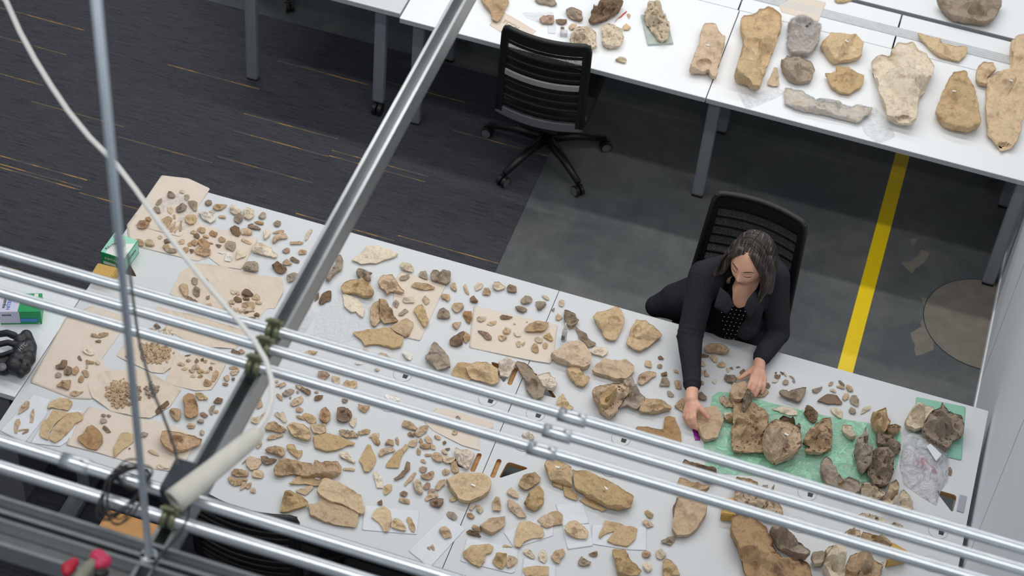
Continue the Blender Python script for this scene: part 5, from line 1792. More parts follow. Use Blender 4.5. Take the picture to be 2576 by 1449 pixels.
for (u, v, z, r) in ((18, 905, .045, .026), (2, 915, .04, .030), (12, 930, .030, .024), (-8, 925, .03, .03)):
    bm_ball(bm, hp(u, v, z), r)
remeshed('face_cushion', bm, M_BLACK2, 0.005, t, 6)
for (u, v) in ((62, 862), (70, 918), (54, 905), (34, 895), (50, 938)):
    bm = bmesh.new(); bm_ball(bm, hp(u, v, .080 if v < 930 else .05), .0065, 10, 8); bobj('tracking_sensor', bm, M_BLACK, t, True)
bm = bmesh.new(); p = hp(4, 925, .062); bm_tube(bm, [p, p + Vector((0, 0, .006))], .020, 20); bobj('strap_knob', bm, M_GREYP, t, True)
text('maker_lettering', 'HTC', 0.022, simple('logo_grey', srgb(150, 152, 156), 0.4), t, frame_m(hp(57, 873, .0975), (0.2, 1, 0.05), (-1, .2, .6)), 0.001)

# ------------------------------------------------------------ overhead conduits and strut
ZP = 3.05
R1 = 0.0142
def conduit(y, x0, x1, label, coup, zz=ZP, r=R1, sag=0.0):
    t = empty('conduit', (0, y, zz), 0, label, 'pipe', 'galvanised conduits overhead')
    pts = []
    for k in range(25):
        x = x0 + (x1 - x0) * k / 24
        pts.append((x, sag * math.sin((x + 2) * 1.3), 0.0))
    tube('pipe_run', pts, r, M_GALV, t, 20)
    for cx in coup:
        bm = bmesh.new(); bm_tube(bm, [(cx - 0.036, 0, 0), (cx + 0.036, 0, 0)], r + 0.0032, 20)
        bobj('coupling', bm, M_GALV, t, True)
        for s in (-0.018, 0.018):
            bm = bmesh.new(); bm_tube(bm, [(cx + s, -0.002, r), (cx + s, -0.002, r + 0.008)], 0.004, 8); bobj('set_screw', bm, M_STRUT, t)
    return t
conduit(3.183, -7, 5, 'farthest of the three upper galvanised conduits', [-0.545], sag=0.004)
conduit(3.120, -7, 5, 'middle one of the three upper galvanised conduits', [-0.565], sag=0.004)
conduit(3.054, -7, 5, 'nearest of the three upper galvanised conduits', [-0.585], sag=0.003)
conduit(2.615, -7, 5, 'far pipe of the lower galvanised pair at the bottom left', [-1.62], r=0.0160)
conduit(2.543, -7, 5, 'near pipe of the lower galvanised pair at the bottom left', [], r=0.0160)

def strut(bm, p0, p1, w, h, lip=0.009, th=0.003):
    """open-topped channel from p0 to p1; top lips at z of p0/p1"""
    p0, p1 = Vector(p0), Vector(p1); d = (p1 - p0).normalized(); s = Vector((-d.y, d.x, 0))
    prof = [(-w/2, 0), (-w/2 + lip, 0), (-w/2 + lip, -0.007), (-w/2 + lip - th, -0.007), (-w/2 + lip - th, -th), (-w/2 + th, -th), (-w/2 + th, -h + th),
            (w/2 - th, -h + th), (w/2 - th, -th), (w/2 - lip + th, -th), (w/2 - lip + th, -0.007), (w/2 - lip, -0.007), (w/2 - lip, 0), (w/2, 0), (w/2, -h), (-w/2, -h)]
    A = [bm.verts.new(p0 + s * a + Vector((0, 0, b))) for a, b in prof]; B = [bm.verts.new(p1 + s * a + Vector((0, 0, b))) for a, b in prof]
    n = len(prof)
    for k in range(n): bm.faces.new((A[k], A[(k+1)%n], B[(k+1)%n], B[k]))
    bmesh.ops.triangulate(bm, faces=[bm.faces.new(A[::-1]), bm.faces.new(B)])
ZS = ZP - 0.0155
t = empty('steel_channel', (-1.345, 5, ZS), 0, 'long steel strut channel running diagonally under the conduits', 'beam')
bm = bmesh.new(); strut(bm, (0, -3.3, 0), (0, 6.0, 0), 0.046, 0.075); bobj('channel_body', bm, M_STRUT, t)
bm = bmesh.new(); bm_box(bm, (0, 1.35, -0.081), (0.046, 9.3, 0.006)); bobj('lower_flange', bm, M_STRUT, t)
t = empty('bottom_channel', (0, 2.42, ZP - 0.02), 0, 'wide galvanised channel crossing the bottom left corner', 'beam')
bm = bmesh.new(); strut(bm, (-7, 0.026, 0.02), (4, 0.026, 0.02), 0.046, 0.046); bobj('channel_body', bm, M_STRUT, t)
bm = bmesh.new(); strut(bm, (-7, -0.040, 0.012), (4, -0.040, 0.012), 0.07, 0.06); bobj('channel_body', bm, M_STRUT, t)
t = empty('hanger_rod', (-1.347, 2.434, ZP), 0, 'thin vertical steel hanger rod at left', 'rod')
tube('rod', [(0, 0, -0.08), (0, 0, 2.6)], 0.0085, M_ROD, t, 12)
bm = bmesh.new(); bm_tube(bm, [(0, 0, 0.0), (0, 0, 0.012)], 0.013, 6); bobj('hex_nut', bm, M_STRUT, t)
bm = bmesh.new(); bm_tube(bm, [(0, 0, -0.006), (0, 0, 0.0)], 0.020, 16); bobj('washer', bm, M_GALV, t)

def clamp(y, r, label):
    t = empty('pipe_clamp', (-1.345, y, ZP), 0, label, 'clamp', 'olive pipe clamps on the channel')
    for s in (-1, 1):
        bm = bmesh.new(); bm_tube(bm, [(s * 0.004, 0, 0), (s * 0.017, 0, 0)], r + 0.0065, 18); bobj('strap', bm, M_CLAMP, t, True)
    bm = bmesh.new(); bm_tube(bm, [(-0.010, 0, 0), (0.010, 0, 0)], r + 0.003, 18); bobj('bushing', bm, simple('rubber_dark', srgb(60, 62, 48), 0.8), t, True)
    bm = bmesh.new(); bm_box(bm, (0, 0.004, r + 0.014), (0.030, 0.012, 0.022), bev=0.003); bobj('strap_ears', bm, M_CLAMP, t)
    bm = bmesh.new(); bm_tube(bm, [(-0.022, 0.004, r + 0.015), (0.024, 0.004, r + 0.015)], 0.005, 8); bm_tube(bm, [(0.018, 0.004, r + 0.015), (0.026, 0.004, r + 0.015)], 0.009, 6); bobj('clamp_bolt', bm, M_CLAMP, t)
    return t
clamp(3.183, R1, 'olive clamp holding the farthest upper conduit')
clamp(3.120, R1, 'olive clamp holding the middle upper conduit')
clamp(3.054, R1, 'olive clamp holding the nearest upper conduit')
clamp(2.543, .016, 'olive clamp low down, just below the white sleeve end')

# white cable and its sleeve
wp = [(-25,-50,3.60),(15,2,3.56),(50,80,3.52),(88,150,3.49),(128,215,3.46),(172,280,3.42),(225,345,3.38),(290,410,3.34),(340,475,3.31),(400,560,3.28),(460,640,3.26),(520,715,3.24),(590,795,3.22),(640,858,3.20),(668,905,3.19),(683,955,3.18),(684,1005,3.17),(672,1045,3.16),(652,1075,3.15),(630,1100,3.14)]
t = empty('white_cable', at(640, 1085, 3.14), 0, 'white cable looping over the pipes down to a white sleeve', 'cable')
o0 = t.location.copy()
P = [at(*p) - o0 for p in wp]
tube('cable', P, 0.0068, M_WHITEPL, t, 12)
t2 = empty('cable_sleeve', at(530, 1180, 3.12), 0, 'thick white hollow sleeve at the end of the white cable', 'sleeve')
o1 = t2.location.copy()
A = at(655, 1085, 3.14) - o1; B = at(437, 1262, 3.10) - o1
M_SLV = simple('sleeve_white', srgb(214, 210, 200), 0.55, noise_amt=0.08, scale=25)
n = 12; bm = bmesh.new()
pts = [A.lerp(B, k / (n - 1)) for k in range(n)]
rr = [0.014, 0.022, 0.024, 0.0245, 0.025, 0.026, 0.026, 0.027, 0.028, 0.029, 0.030, 0.031]
bm_tube(bm, pts, rr, 24, False)
bobj('sleeve_tube', bm, M_SLV, t2, True).modifiers.new('thick', 'SOLIDIFY').thickness = 0.004
bm = bmesh.new(); dd = (B - A).normalized(); bm_tube(bm, [B - dd * 0.03, B - dd * 0.012], 0.027, 20); tag_child(bobj('sleeve_bore', bm, simple('bore_shade', srgb(120, 112, 96), 0.8), t2), 'hollow end of the sleeve')  # solid plug, its darker tone painting the shade inside the hollow end
bm = bmesh.new(); bm_tube(bm, [B - dd * 0.012, B - dd * 0.009], 0.010, 14); bobj('bore_dark', bm, M_BLACK, t2)  # black disc painted as the dark depth of the bore

# black junction box on the beam, coil of black cable, thin cables
p = at(452, 1203, ZP + 0.02)
t = empty('junction_box', p, 0, 'black box on the beam beside the white sleeve', 'box')
M_JB = simple('slate_plastic', srgb(48, 56, 64), 0.5)
box('housing', (0.0, 0.0, -0.02), (0.062, 0.100, 0.055), M_JB, t, rz=0.0, bev=0.005)
box('lid', (0.0, 0.0, 0.010), (0.058, 0.094, 0.004), M_JB, t, rz=0.0, bev=0.001)
t = empty('cable_coil', at(325, 1235, ZP), 0, 'coil of thin black cable hung over the lower pipes', 'cable')
rnd = random.Random(4)
for k in range(7):
    a0 = rnd.uniform(-0.25, 0.25)
    bm = bmesh.new(); pts = []
    rx, ry = rnd.uniform(0.034, 0.05), rnd.uniform(0.075, 0.10)
    for j in range(29):
        a = j / 28 * 2 * math.pi
        x, y = rx * math.cos(a), ry * math.sin(a)
        pts.append((x * math.cos(a0) - y * math.sin(a0), x * math.sin(a0) + y * math.cos(a0) - 0.02 + rnd.uniform(-.002, .002), 0.022 + 0.010 * math.cos(a * 2) + k * 0.002))
    bm_tube(bm, pts, 0.0022, 6); bobj('cable_loop', bm, M_BLACK, t, True)
bm = bmesh.new(); a = math.radians(-35)
bm_tube(bm, [(-0.04, 0.01, 0.03), (0.0, -0.02, 0.045), (0.04, -0.015, 0.03)], 0.006, 8); bobj('cable_tie', bm, M_BLACK, t, True)
o0 = at(345, 840, 3.3)
t = tube('thin_grey_cable', [at(u, v, z) - o0 for u, v, z in ((322, 640, 3.70), (333, 740, 3.56), (343, 815, 3.46), (352, 870, 3.40), (366, 920, 3.36), (384, 985, 3.30), (408, 1040, 3.24), (425, 1085, 3.18), (440, 1130, 3.12), (448, 1170, 3.08), (452, 1195, 3.07))], 0.0034, simple('grey_cable', srgb(96, 100, 100), 0.5))
t.location = o0; tag(t, 'thin grey cable falling from the rod to the black box', 'cable')
o0 = at(470, 1300, 3.1)
t = tube('thin_black_cable', [at(u, v, z) - o0 for u, v, z in ((478, 1250, 3.08), (474, 1300, 3.10), (452, 1345, 3.11), (415, 1385, 3.12), (392, 1415, 3.12), (378, 1460, 3.12))], 0.0028, M_BLACK)
t.location = o0; tag(t, 'thin black cable leaving the bottom edge below the sleeve', 'cable')
# spring clamp with red jaws on the bottom channel
M_RED = simple('red_rubber', srgb(196, 46, 88), 0.5)
M_SAGE = simple('clamp_handle', srgb(128, 128, 112), 0.5)
c = at(215, 1425, 3.08)
t = empty('spring_clamp', c, 0, 'spring clamp with raspberry red pads at the bottom left', 'clamp')
q = lambda u, v, z=3.09: at(u, v, z) - c
bm = bmesh.new(); bm_chain(bm, [q(200, 1455), q(222, 1428), q(240, 1412)], [.017, .016, .012]); remeshed('handle', bm, M_SAGE, .004, t, 4)
bm = bmesh.new(); bm_chain(bm, [q(246, 1402), q(262, 1412), q(250, 1422)], [.020, .018, .014]); remeshed('jaw_pad', bm, M_RED, .004, t, 3)
bm = bmesh.new(); bm_chain(bm, [q(170, 1428), q(186, 1416), q(168, 1440)], [.016, .013, .012]); remeshed('jaw_pad', bm, simple('red_deep', srgb(178, 20, 50), 0.5), .004, t, 3)
bm = bmesh.new(); bm_chain(bm, [q(250, 1445), q(262, 1440)], [.014, .012]); remeshed('spring_coil', bm, M_BLACK, .004, t, 3)
# stool
c = at(330, 1328, 0.62)
t = empty('wooden_stool', (c.x, c.y, 0), 0, 'tan wooden stool seat behind the lower pipes at bottom left', 'stool')
bm = bmesh.new(); bm_box(bm, (0.03, -0.02, 0.61), (0.30, 0.14, 0.03), 0.0, 0.012); bobj('seat', bm, simple('tan_wood', srgb(206, 150, 84), 0.5, noise_amt=0.08), t)
for sx in (-1, 1):
    for sy in (-1, 1):
        tube('leg', [(0.03 + sx * 0.12, -0.02 + sy * 0.05, 0.0), (0.03 + sx * 0.11, -0.02 + sy * 0.04, 0.60)], 0.012, M_BLACK, t, 8)

# the red thing inside the milky bag
pc = at(2076 + 1240 / 4.83, 1149 + 120 / 4.83, TOP + 0.02)
bm = bmesh.new(); bm_chain(bm, [(-0.035, 0.02, 0.016), (0.0, 0.0, 0.018), (0.03, -0.015, 0.014)], [0.016, 0.018, 0.012])
o = remeshed('red_lump', bm, simple('raspberry', srgb(176, 40, 74), 0.6), 0.004, None, 3); o.location = (pc.x, pc.y, TOP + 0.003)
tag(o, 'raspberry red lump inside the milky plastic bag', 'bag contents')

# ------------------------------------------------------------ the woman at the table
def skin_mat():
    m, nt, b = newmat('skin')
    tc = nd(nt, 'ShaderNodeTexCoord'); n = nd(nt, 'ShaderNodeTexNoise', i_Scale=25.0, i_Detail=4.0)
    nt.links.new(tc.outputs['Object'], n.inputs['Vector'])
    nt.links.new(ramp(nt, n.outputs[0], [(0.3, srgb(216, 160, 134)), (0.7, srgb(234, 182, 156))]), b.inputs['Base Color'])
    b.inputs['Roughness'].default_value = 0.5
    b.inputs['Subsurface Weight'].default_value = 0.08
    b.inputs['Subsurface Radius'].default_value = (0.02, 0.008, 0.005)
    return m
def wool(name, c):
    m, nt, b = newmat(name)
    tc = nd(nt, 'ShaderNodeTexCoord'); n = nd(nt, 'ShaderNodeTexNoise', i_Scale=260.0, i_Detail=3.0); n2 = nd(nt, 'ShaderNodeTexNoise', i_Scale=14.0, i_Detail=4.0)
    nt.links.new(tc.outputs['Object'], n.inputs['Vector']); nt.links.new(tc.outputs['Object'], n2.inputs['Vector'])
    lo = tuple(x * 0.6 for x in c[:3]) + (1,); hi = tuple(x * 1.35 for x in c[:3]) + (1,)
    nt.links.new(ramp(nt, n.outputs[0], [(0.3, lo), (0.7, hi)]), b.inputs['Base Color'])
    b.inputs['Roughness'].default_value = 0.95; b.inputs['Specular IOR Level'].default_value = 0.1
    bump(nt, b, mathn(nt, 'ADD', n.outputs[0], mathn(nt, 'MULTIPLY', n2.outputs[0], 2.0)), 0.5, 0.006)
    return m
M_SKIN = skin_mat(); M_WOOL = wool('charcoal_wool', srgb(50, 50, 56)); M_BLOUSE = wool('black_blouse', srgb(14, 14, 15))
M_HAIR, nt_, b_ = newmat('hair')
tc_ = nd(nt_, 'ShaderNodeTexCoord'); mp_ = nd(nt_, 'ShaderNodeMapping'); mp_.inputs['Scale'].default_value = (260, 24, 10)
nt_.links.new(tc_.outputs['Object'], mp_.inputs['Vector']); n_ = nd(nt_, 'ShaderNodeTexNoise', i_Scale=1.0, i_Detail=3.0); nt_.links.new(mp_.outputs[0], n_.inputs['Vector'])
nt_.links.new(ramp(nt_, n_.outputs[0], [(0.38, srgb(36, 28, 25)), (0.56, srgb(60, 49, 44)), (0.72, srgb(140, 128, 122))]), b_.inputs['Base Color'])
b_.inputs['Roughness'].default_value = 0.42
bump(nt_, b_, n_.outputs[0], 0.6, 0.003)

W0 = Vector((-0.40, 6.0, 0))
wo = empty('person', W0, 0, 'woman in charcoal cardigan and black dotted blouse sorting bones at the table', 'person')
g = lambda u, v, z: at(u, v, z) - W0
# joints
neck = g(1868, 742, 1.035) + Vector((0, 0.055, 0))
HC = g(1888, 655, 1.165)
shR = g(1762, 700, 1.00) + Vector((0.01, 0.02, 0)); elR = g(1735, 850, 0.83); wrR = g(1742, 978, 0.790)
shL = g(1950, 700, 0.995) + Vector((-0.005, 0.01, 0)); elL = g(1955, 838, 0.775); wrL = g(1912, 905, 0.785)
hip = Vector((-0.02, 0.10, 0.56)); waist = Vector((0.01, 0.03, 0.74)); chest = (shR + shL) / 2 + Vector((0, -0.01, -0.09))
sh_mid = (shR + shL) / 2

# head axes: face turned a little to her right and bowed
yaw = math.radians(-14); pit = math.radians(3); 
fwd = Vector((math.sin(yaw), -math.cos(yaw), 0)); fwd = (fwd * math.cos(pit) + Vector((0, 0, -math.sin(pit)))).normalized()
side = Vector((0, 0, 1)).cross(fwd).normalized() * -1   # her left is +x in view
side = Vector((-fwd.y, fwd.x, 0)).normalized()
if side.x < 0: side = -side
hup = side.cross(fwd); 
if hup.z < 0: hup = -hup
HM = Matrix(((side.x, -fwd.x, hup.x, HC.x), (side.y, -fwd.y, hup.y, HC.y), (side.z, -fwd.z, hup.z, HC.z), (0, 0, 0, 1)))
hl = lambda x, y, z: HM @ Vector((x, y, z))      # local: x her left, -y face, z crown

def head_bm(bm):
    r = bmesh.ops.create_uvsphere(bm, u_segments=48, v_segments=36, radius=1.0)
    for v in r['verts']:
        x, y, z = v.co
        w = 0.074; d = 0.094; hh = 0.112
        if z < 0:                      # jaw narrows to the chin
            t = -z
            wj = w * (1 - 0.50 * t ** 1.7); dj = d * (1 - 0.28 * t ** 1.6)
            px, py = x * wj, y * dj - 0.016 * t ** 1.5
            if y > 0: py = y * dj * (1 - 0.45 * t) - 0.012 * t
        else:
            px, py = x * w, y * d
        pz = z * hh
        if y < -0.1:
            face = min(1, (-y - 0.1) / 0.5)
            nx = px / 0.011
            nose = math.exp(-nx * nx) * math.exp(-((pz + 0.026) / 0.020) ** 2) * 0.020 + math.exp(-(px / 0.007) ** 2) * math.exp(-((pz + 0.004) / 0.022) ** 2) * 0.010
            ala = math.exp(-((abs(px) - 0.012) / 0.006) ** 2) * math.exp(-((pz + 0.033) / 0.008) ** 2) * 0.007
            eye = math.exp(-((abs(px) - 0.031) / 0.014) ** 2) * math.exp(-((pz - 0.004) / 0.011) ** 2) * -0.009
            brow = math.exp(-((abs(px) - 0.030) / 0.020) ** 2) * math.exp(-((pz - 0.022) / 0.009) ** 2) * 0.004
            cheek = math.exp(-((abs(px) - 0.038) / 0.018) ** 2) * math.exp(-((pz + 0.030) / 0.020) ** 2) * 0.005
            lips = math.exp(-(px / 0.020) ** 2) * math.exp(-((pz + 0.060) / 0.008) ** 2) * 0.006
            chin = math.exp(-(px / 0.020) ** 2) * math.exp(-((pz + 0.094) / 0.014) ** 2) * 0.007
            py -= face * (nose + ala + eye + brow + cheek + lips + chin)
        v.co = HM @ Vector((px, py, pz))
    return r

bm = bmesh.new()
head_bm(bm)
nb = hl(0, 0.028, -0.075)
bm_chain(bm, [hl(0, 0.022, -0.035), nb, neck + Vector((0, 0.02, 0.0)), neck + Vector((0, 0.03, -0.05))], [.050, .047, .050, .060], 20)
# chest skin that shows in the blouse opening, and a slim trunk inside the clothes
bm_chain(bm, [neck + Vector((-.005, 0.0, -0.02)), neck + Vector((-.005, -0.012, -0.06))], [.050, .050])
bm_chain(bm, [chest, waist, hip], [.085, .08, .09])
bm_chain(bm, [shR, shL], [.030, .030])
bm_chain(bm, [shR, elR, wrR], [.042, .034, .024]); bm_chain(bm, [shL, elL, wrL], [.042, .034, .024])
# ears
for s in (-1, 1): bm_ball(bm, hl(s * 0.073, 0.012, -0.006), (0.010, 0.016, 0.026), 12, 8)
# hands ---------------------------------------------------------------
def finger(bm, pts, r0, r1):
    pts = [Vector(p) for p in pts]; n = len(pts)
    bm_chain(bm, pts, [r0 + (r1 - r0) * k / (n - 1) for k in range(n)], 12)
T = lambda u, v, z: g(1700 + u / 4.83, 840 + v / 4.83, TOP + z)
# right hand (left in the photo): palm down, thumb on top of the plate, fingers round its edge
wr = wrR
k_i, k_m, k_r, k_l = T(222, 930, .062), T(185, 955, .056), T(150, 960, .048), T(122, 950, .040)
bm_chain(bm, [wr, T(185, 800, .058)], [.025, .028])
for k in (k_i, k_m, k_r, k_l): bm_chain(bm, [T(190, 790, .056), k], [.022, .0125])
finger(bm, [k_i, T(222, 1010, .056), T(232, 1080, .040), T(262, 1155, .020)], .0115, .0082)
finger(bm, [k_m, T(185, 1030, .050), T(200, 1090, .034), T(232, 1140, .016)], .0115, .0082)
finger(bm, [k_r, T(140, 1030, .042), T(160, 1090, .028), T(198, 1135, .012)], .0112, .0080)
finger(bm, [k_l, T(105, 1005, .032), T(120, 1050, .020), T(150, 1090, .010)], .0100, .0074)
finger(bm, [T(215, 810, .056), T(285, 890, .064), T(335, 950, .058), T(392, 1018, .044)], .0155, .0095)
# left hand (right in the photo): palm down, spread fingers
wl = wrL
k = [T(930, 540, .045), T(985, 545, .045), T(1035, 550, .040), T(1075, 555, .034)]
bm_chain(bm, [wl, T(1010, 400, .046)], [.024, .026])
for q in k: bm_chain(bm, [T(1005, 400, .044), q], [.022, .0125])
finger(bm, [k[0], T(905, 600, .050), T(888, 640, .046), T(882, 668, .040)], .0112, .0084)
finger(bm, [k[1], T(965, 620, .048), T(940, 680, .038), T(926, 716, .028)], .0115, .0084)
finger(bm, [k[2], T(1020, 640, .042), T(990, 700, .032), T(965, 752, .022)], .0112, .0082)
finger(bm, [k[3], T(1072, 630, .036), T(1060, 680, .026), T(1045, 716, .018)], .0100, .0074)
finger(bm, [T(960, 420, .042), T(880, 470, .036), T(820, 515, .028), T(765, 542, .022)], .0150, .0092)
body = remeshed('body', bm, M_SKIN, 0.0036, wo, 5, 0.5)

# face details
def blob(name, pts, r, mat, lab=None):
    bm = bmesh.new(); bm_tube(bm, pts, r, 8); o = bobj(name, bm, mat, wo, True)
    if lab: tag_child(o, lab)
M_BROW = simple('brow', srgb(74, 54, 46), 0.8); M_LIP = simple('lips', srgb(178, 108, 96), 0.5); M_LASH = simple('lash', srgb(70, 46, 40), 0.8); M_LID = simple('eyelid', srgb(186, 130, 108), 0.5)
dg = bpy.context.evaluated_depsgraph_get(); dg.update()
bev = body.evaluated_get(dg)
HR = HM.to_3x3()
def on_face(x, z, out=0.0):
    """point of the face surface in front of head-local (x, z)"""
    hit, loc, nrm, idx = bev.ray_cast(hl(x, -.25, z), HR @ Vector((0, 1, 0)))
    return loc - (HR @ Vector((0, 1, 0))) * out if hit else hl(x, -.09, z)
for s in (-1, 1):
    blob('eyebrow', [on_face(s * x, z, .0004) for x, z in ((.012, .019), (.019, .023), (.027, .0255), (.035, .026), (.042, .024), (.048, .019))], [.0012, .0022, .0024, .0022, .0018, .0008], M_BROW)
    blob('eyelashes', [on_face(s * x, z, .0003) for x, z in ((.017, -.002), (.021, -.0045), (.026, -.0065), (.032, -.007), (.038, -.006), (.044, -.0025))], [.0006, .0010, .0013, .0014, .0014, .0008], M_LASH)
    blob('lid_crease', [on_face(s * x, z, .0) for x, z in ((.018, .004), (.024, .0075), (.031, .008), (.038, .0065), (.044, .003))], .0006, M_LID)
blob('upper_lip', [on_face(x, -.0560 - abs(x) * .06, -.0008) for x in (-.022, -.013, -.004, .0, .004, .013, .022)], [.001, .0028, .0036, .0030, .0036, .0028, .001], M_LIP)
blob('lower_lip', [on_face(x, -.0625 + abs(x) * .08, -.0008) for x in (-.019, -.010, 0, .010, .019)], [.001, .0034, .0042, .0034, .001], M_LIP)

# hair: cap and falling sides, parted in the middle
bm = bmesh.new()
bm_ball(bm, hl(0, 0.018, 0.020), (0.084, 0.094, 0.101), 28, 20, HM.to_3x3().to_4x4())
bm_ball(bm, hl(0, 0.040, -0.025), (0.078, 0.070, 0.085), 24, 16, HM.to_3x3().to_4x4())
for s in (-1, 1):
    bm_chain(bm, [hl(s * .030, -.050, .088), hl(s * .062, -.052, .050), hl(s * .083, -.040, .005), hl(s * .092, -.034, -.045), hl(s * .098, -.040, -.085)], [.018, .019, .019, .022, .018])
    bm_chain(bm, [hl(s * .060, .000, .050), hl(s * .083, .005, -.01), hl(s * .098, -.010, -.060), hl(s * .112, -.020, -.100)], [.030, .028, .026, .016])
    bm_chain(bm, [hl(s * .055, .05, .03), hl(s * .070, .050, -.04), hl(s * .080, .040, -.10)], [.034, .032, .026])
bm_chain(bm, [hl(-.100, -.045, -.085), hl(-.118, -.055, -.105), hl(-.126, -.050, -.118)], [.018, .014, .006])
bm_chain(bm, [hl(.094, -.044, -.09), hl(.088, -.060, -.140), hl(.082, -.068, -.172)], [.017, .012, .005])
hair = remeshed('hair', bm, M_HAIR, 0.004, wo, 12, 0.5)
# strand curves combed from the parting over the cap into the side locks
cu = bpy.data.curves.new('hair_strands', 'CURVE'); cu.dimensions = '3D'; cu.bevel_depth = 0.0012; cu.bevel_resolution = 1
rnd = random.Random(9)
def outside(x, y, z):
    q = Vector((x, y - .018, z - .020))
    k = math.sqrt((q.x / .0870) ** 2 + (q.y / .0970) ** 2 + (q.z / .1040) ** 2)
    if z > -0.02 and 1e-3 < k < 1: q = q / k
    return q.x, q.y + .018, q.z + .020
for s in (-1, 1):
    for k in range(190):
        t = rnd.random()
        y0 = -0.062 + 0.150 * t
        z0 = 0.020 + 0.104 * math.sqrt(max(0, 1 - ((y0 - .018) / .097) ** 2))
        y3 = -0.058 + 0.105 * t + rnd.uniform(-.012, .012)
        e = rnd.uniform(0.0, 1.0)
        P0 = Vector((0.001, y0, z0)); P1 = Vector((.085, y0 * .9 - .012 * (1 - t), .100)); P2 = Vector((.112, y3, .0))
        P3 = Vector((.098 + .020 * e if s < 0 else .096, y3 - .012, -.085 - .035 * e - (.035 * e if s > 0 and t < .35 else 0)))
        pts = []
        ph = rnd.uniform(0, 6)
        for j in range(11):
            a = j / 10; b_ = 1 - a
            q = P0 * b_ ** 3 + P1 * 3 * a * b_ ** 2 + P2 * 3 * a * a * b_ + P3 * a ** 3
            x, y, z = outside(q.x, q.y, q.z)
            wv = .003 * a * math.sin(a * 9 + ph)
            pts.append(hl(s * (x + wv + rnd.uniform(0, .0012)), y + wv * .7, z))
        sp = cu.splines.new('POLY'); sp.points.add(len(pts) - 1)
        for p_, q in zip(sp.points, pts): p_.co = (q.x, q.y, q.z, 1); p_.radius = rnd.uniform(.6, 1.1)
        sp.points[-1].radius = 0.2
cu.materials.append(M_HAIR)
hs = link(bpy.data.objects.new('hair_strands', cu), wo); hs['kind'] = 'stuff'

# blouse
bm = bmesh.new()
bz = neck + Vector((-.005, -0.030, -.075))
bm_ball(bm, chest + Vector((0, -.045, -.02)), (.105, .080, .10)); bm_ball(bm, waist + Vector((-.01, -.045, 0.03)), (.115, .095, .13))
bm_ball(bm, chest + Vector((0, -.04, -.10)), (.11, .095, .11))
for s in (-1, 1):
    bm_chain(bm, [neck + Vector((s * .050, .025, -.005)), neck + Vector((s * .046, -.020, -.035)), neck + Vector((s * .020 - .005, -.052, -.095)), chest + Vector((0, -.09, -.06))], [.018, .020, .024, .04])
blouse = remeshed('blouse', bm, M_BLOUSE, 0.005, wo, 6)
M_DOT = simple('dot_white', srgb(236, 236, 236), 0.6)
dt = bmesh.new()
dg = bpy.context.evaluated_depsgraph_get(); dg.update()
ev = blouse.evaluated_get(dg)
for r in range(9):
    for c_ in range(9):
        u = 1812 + c_ * 11 + (r % 2) * 5.5 + r * 1.5; v = 765 + r * 10.5 + c_ * 1.5
        a = at(u, v, 2.0) ; b2 = at(u, v, 0.6)
        o_ = a - W0; d_ = (b2 - a).normalized()
        hit, loc, nrm, idx = ev.ray_cast(o_, d_)
        if hit: bmesh.ops.create_icosphere(dt, subdivisions=1, radius=0.0021, matrix=Matrix.Translation(loc))
tag(bobj('blouse_dots', dt, M_DOT, blouse), 'tiny white dots', None, None, 'stuff')

# cardigan
bm = bmesh.new()
back = Vector((0, .035, 0))
bm_chain(bm, [shR + Vector((.02, .03, -.005)), sh_mid + Vector((0, .055, .015)), shL + Vector((-.02, .03, -.005))], [.062, .060, .062], 20)
bm_ball(bm, chest + Vector((0, .035, 0)), (.165, .085, .12)); bm_ball(bm, chest + Vector((0, .05, -.12)), (.165, .095, .14)); bm_ball(bm, waist + Vector((0, .06, -.05)), (.17, .11, .16))
bm_ball(bm, hip + Vector((0, .02, .02)), (.19, .15, .13))
# front panels either side of the blouse
bm_chain(bm, [shR + Vector((.045, -.01, .0)), chest + Vector((-.105, -.045, -.02)), chest + Vector((-.125, -.060, -.12)), waist + Vector((-.135, -.060, .02))], [.050, .052, .058, .06])
bm_chain(bm, [shL + Vector((-.045, -.01, .0)), chest + Vector((.085, -.055, -.02)), chest + Vector((.085, -.080, -.10)), waist + Vector((.085, -.085, .04)), waist + Vector((.09, -.07, -.04))], [.050, .050, .055, .056, .06])
# sleeves
def lerp_list(a, b, n): return [a.lerp(b, i / n) for i in range(n + 1)]
sl = lerp_list(shR, elR, 3)[:-1] + lerp_list(elR, wrR, 4)
bm_chain(bm, sl[:-1] + [sl[-2].lerp(sl[-1], .72)], [.066, .060, .056, .054, .048, .042, .038, .0355], 20)
sl = lerp_list(shL, elL, 3)[:-1] + lerp_list(elL, wrL, 3)
bm_chain(bm, sl[:-1] + [sl[-2].lerp(sl[-1], .72)], [.066, .060, .057, .055, .048, .042, .037], 20)
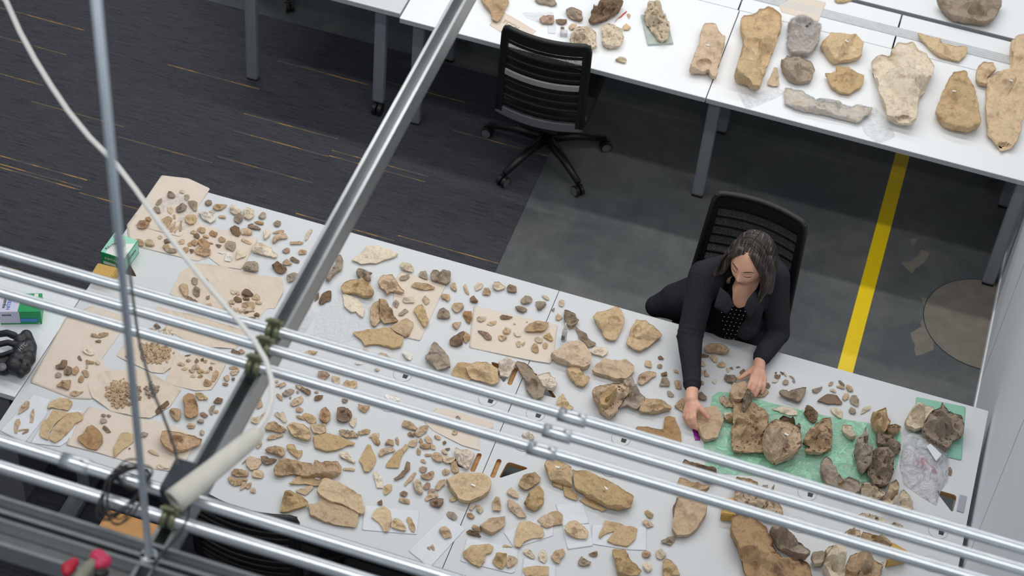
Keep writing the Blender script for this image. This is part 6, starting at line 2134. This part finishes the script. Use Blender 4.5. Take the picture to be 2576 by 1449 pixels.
# folds at the right elbow
for t_ in (0.84, 0.93, 1.02):
    p_ = shR.lerp(elR, t_); r_ = .0585
    d_ = (elR - shR).normalized(); bm_tube(bm, [p_ - d_ * .007, p_, p_ + d_ * .007], [r_ - .008, r_, r_ - .008], 24)
card = remeshed('cardigan', bm, M_WOOL, 0.005, wo, 5)
for nm, w_, r_ in (('cuff', (elR, wrR, .90), .037), ('cuff', (elL, wrL, .86), .0375)):
    a, b2, t_ = w_; p_ = a.lerp(b2, t_); d_ = (b2 - a).normalized()
    bm = bmesh.new(); bm_tube(bm, [p_ - d_ * .014, p_ - d_ * .004, p_ + d_ * .008, p_ + d_ * .010], [r_ - .001, r_ + .001, r_, r_ - .006], 24); o = bobj(nm, bm, M_WOOL, card, True)
# lapels
def lapel(pts):
    bm = bmesh.new(); vs = [bm.verts.new(p) for p in pts]; bm.faces.new(vs)
    bmesh.ops.triangulate(bm, faces=bm.faces); bmesh.ops.subdivide_edges(bm, edges=bm.edges, cuts=2, use_grid_fill=True)
    o = bobj('lapel', bm, M_WOOL, card, True); m = o.modifiers.new('t', 'SOLIDIFY'); m.thickness = .006; m.offset = 0
    return o
lapel([g(1812, 722, 1.085), g(1834, 740, 1.085), g(1846, 767, 1.062), g(1828, 790, 1.02), g(1796, 772, 1.045)])
lapel([g(1902, 728, 1.085), g(1882, 752, 1.075), g(1873, 775, 1.045), g(1884, 800, 1.00), g(1912, 775, 1.035)])

# legs under the table, the near one's cloth showing at left of the chair
bm = bmesh.new()
for a, b2, c_ in ((Vector((-.10, .08, .53)), Vector((-.20, -.30, .50)), Vector((-.22, -.28, .10))), (Vector((.08, .08, .53)), Vector((.08, -.33, .50)), Vector((.08, -.28, .10)))):
    bm_chain(bm, [a, b2], [.092, .066]); bm_chain(bm, [b2, c_], [.062, .042])
bm_chain(bm, [hip + Vector((-.10, .03, .02)), hip + Vector((-.24, -.02, -.01)), hip + Vector((-.32, -.05, -.04))], [.13, .085, .050])
remeshed('trousers', bm, wool('dark_trousers', srgb(44, 45, 50)), 0.007, wo, 5)
for x_ in (-.22, .08):
    bm = bmesh.new(); bm_chain(bm, [Vector((x_, -.27, .055)), Vector((x_, -.36, .035)), Vector((x_, -.41, .03))], [.045, .036, .028]); remeshed('shoe', bm, M_BLACK2, 0.005, wo, 4)
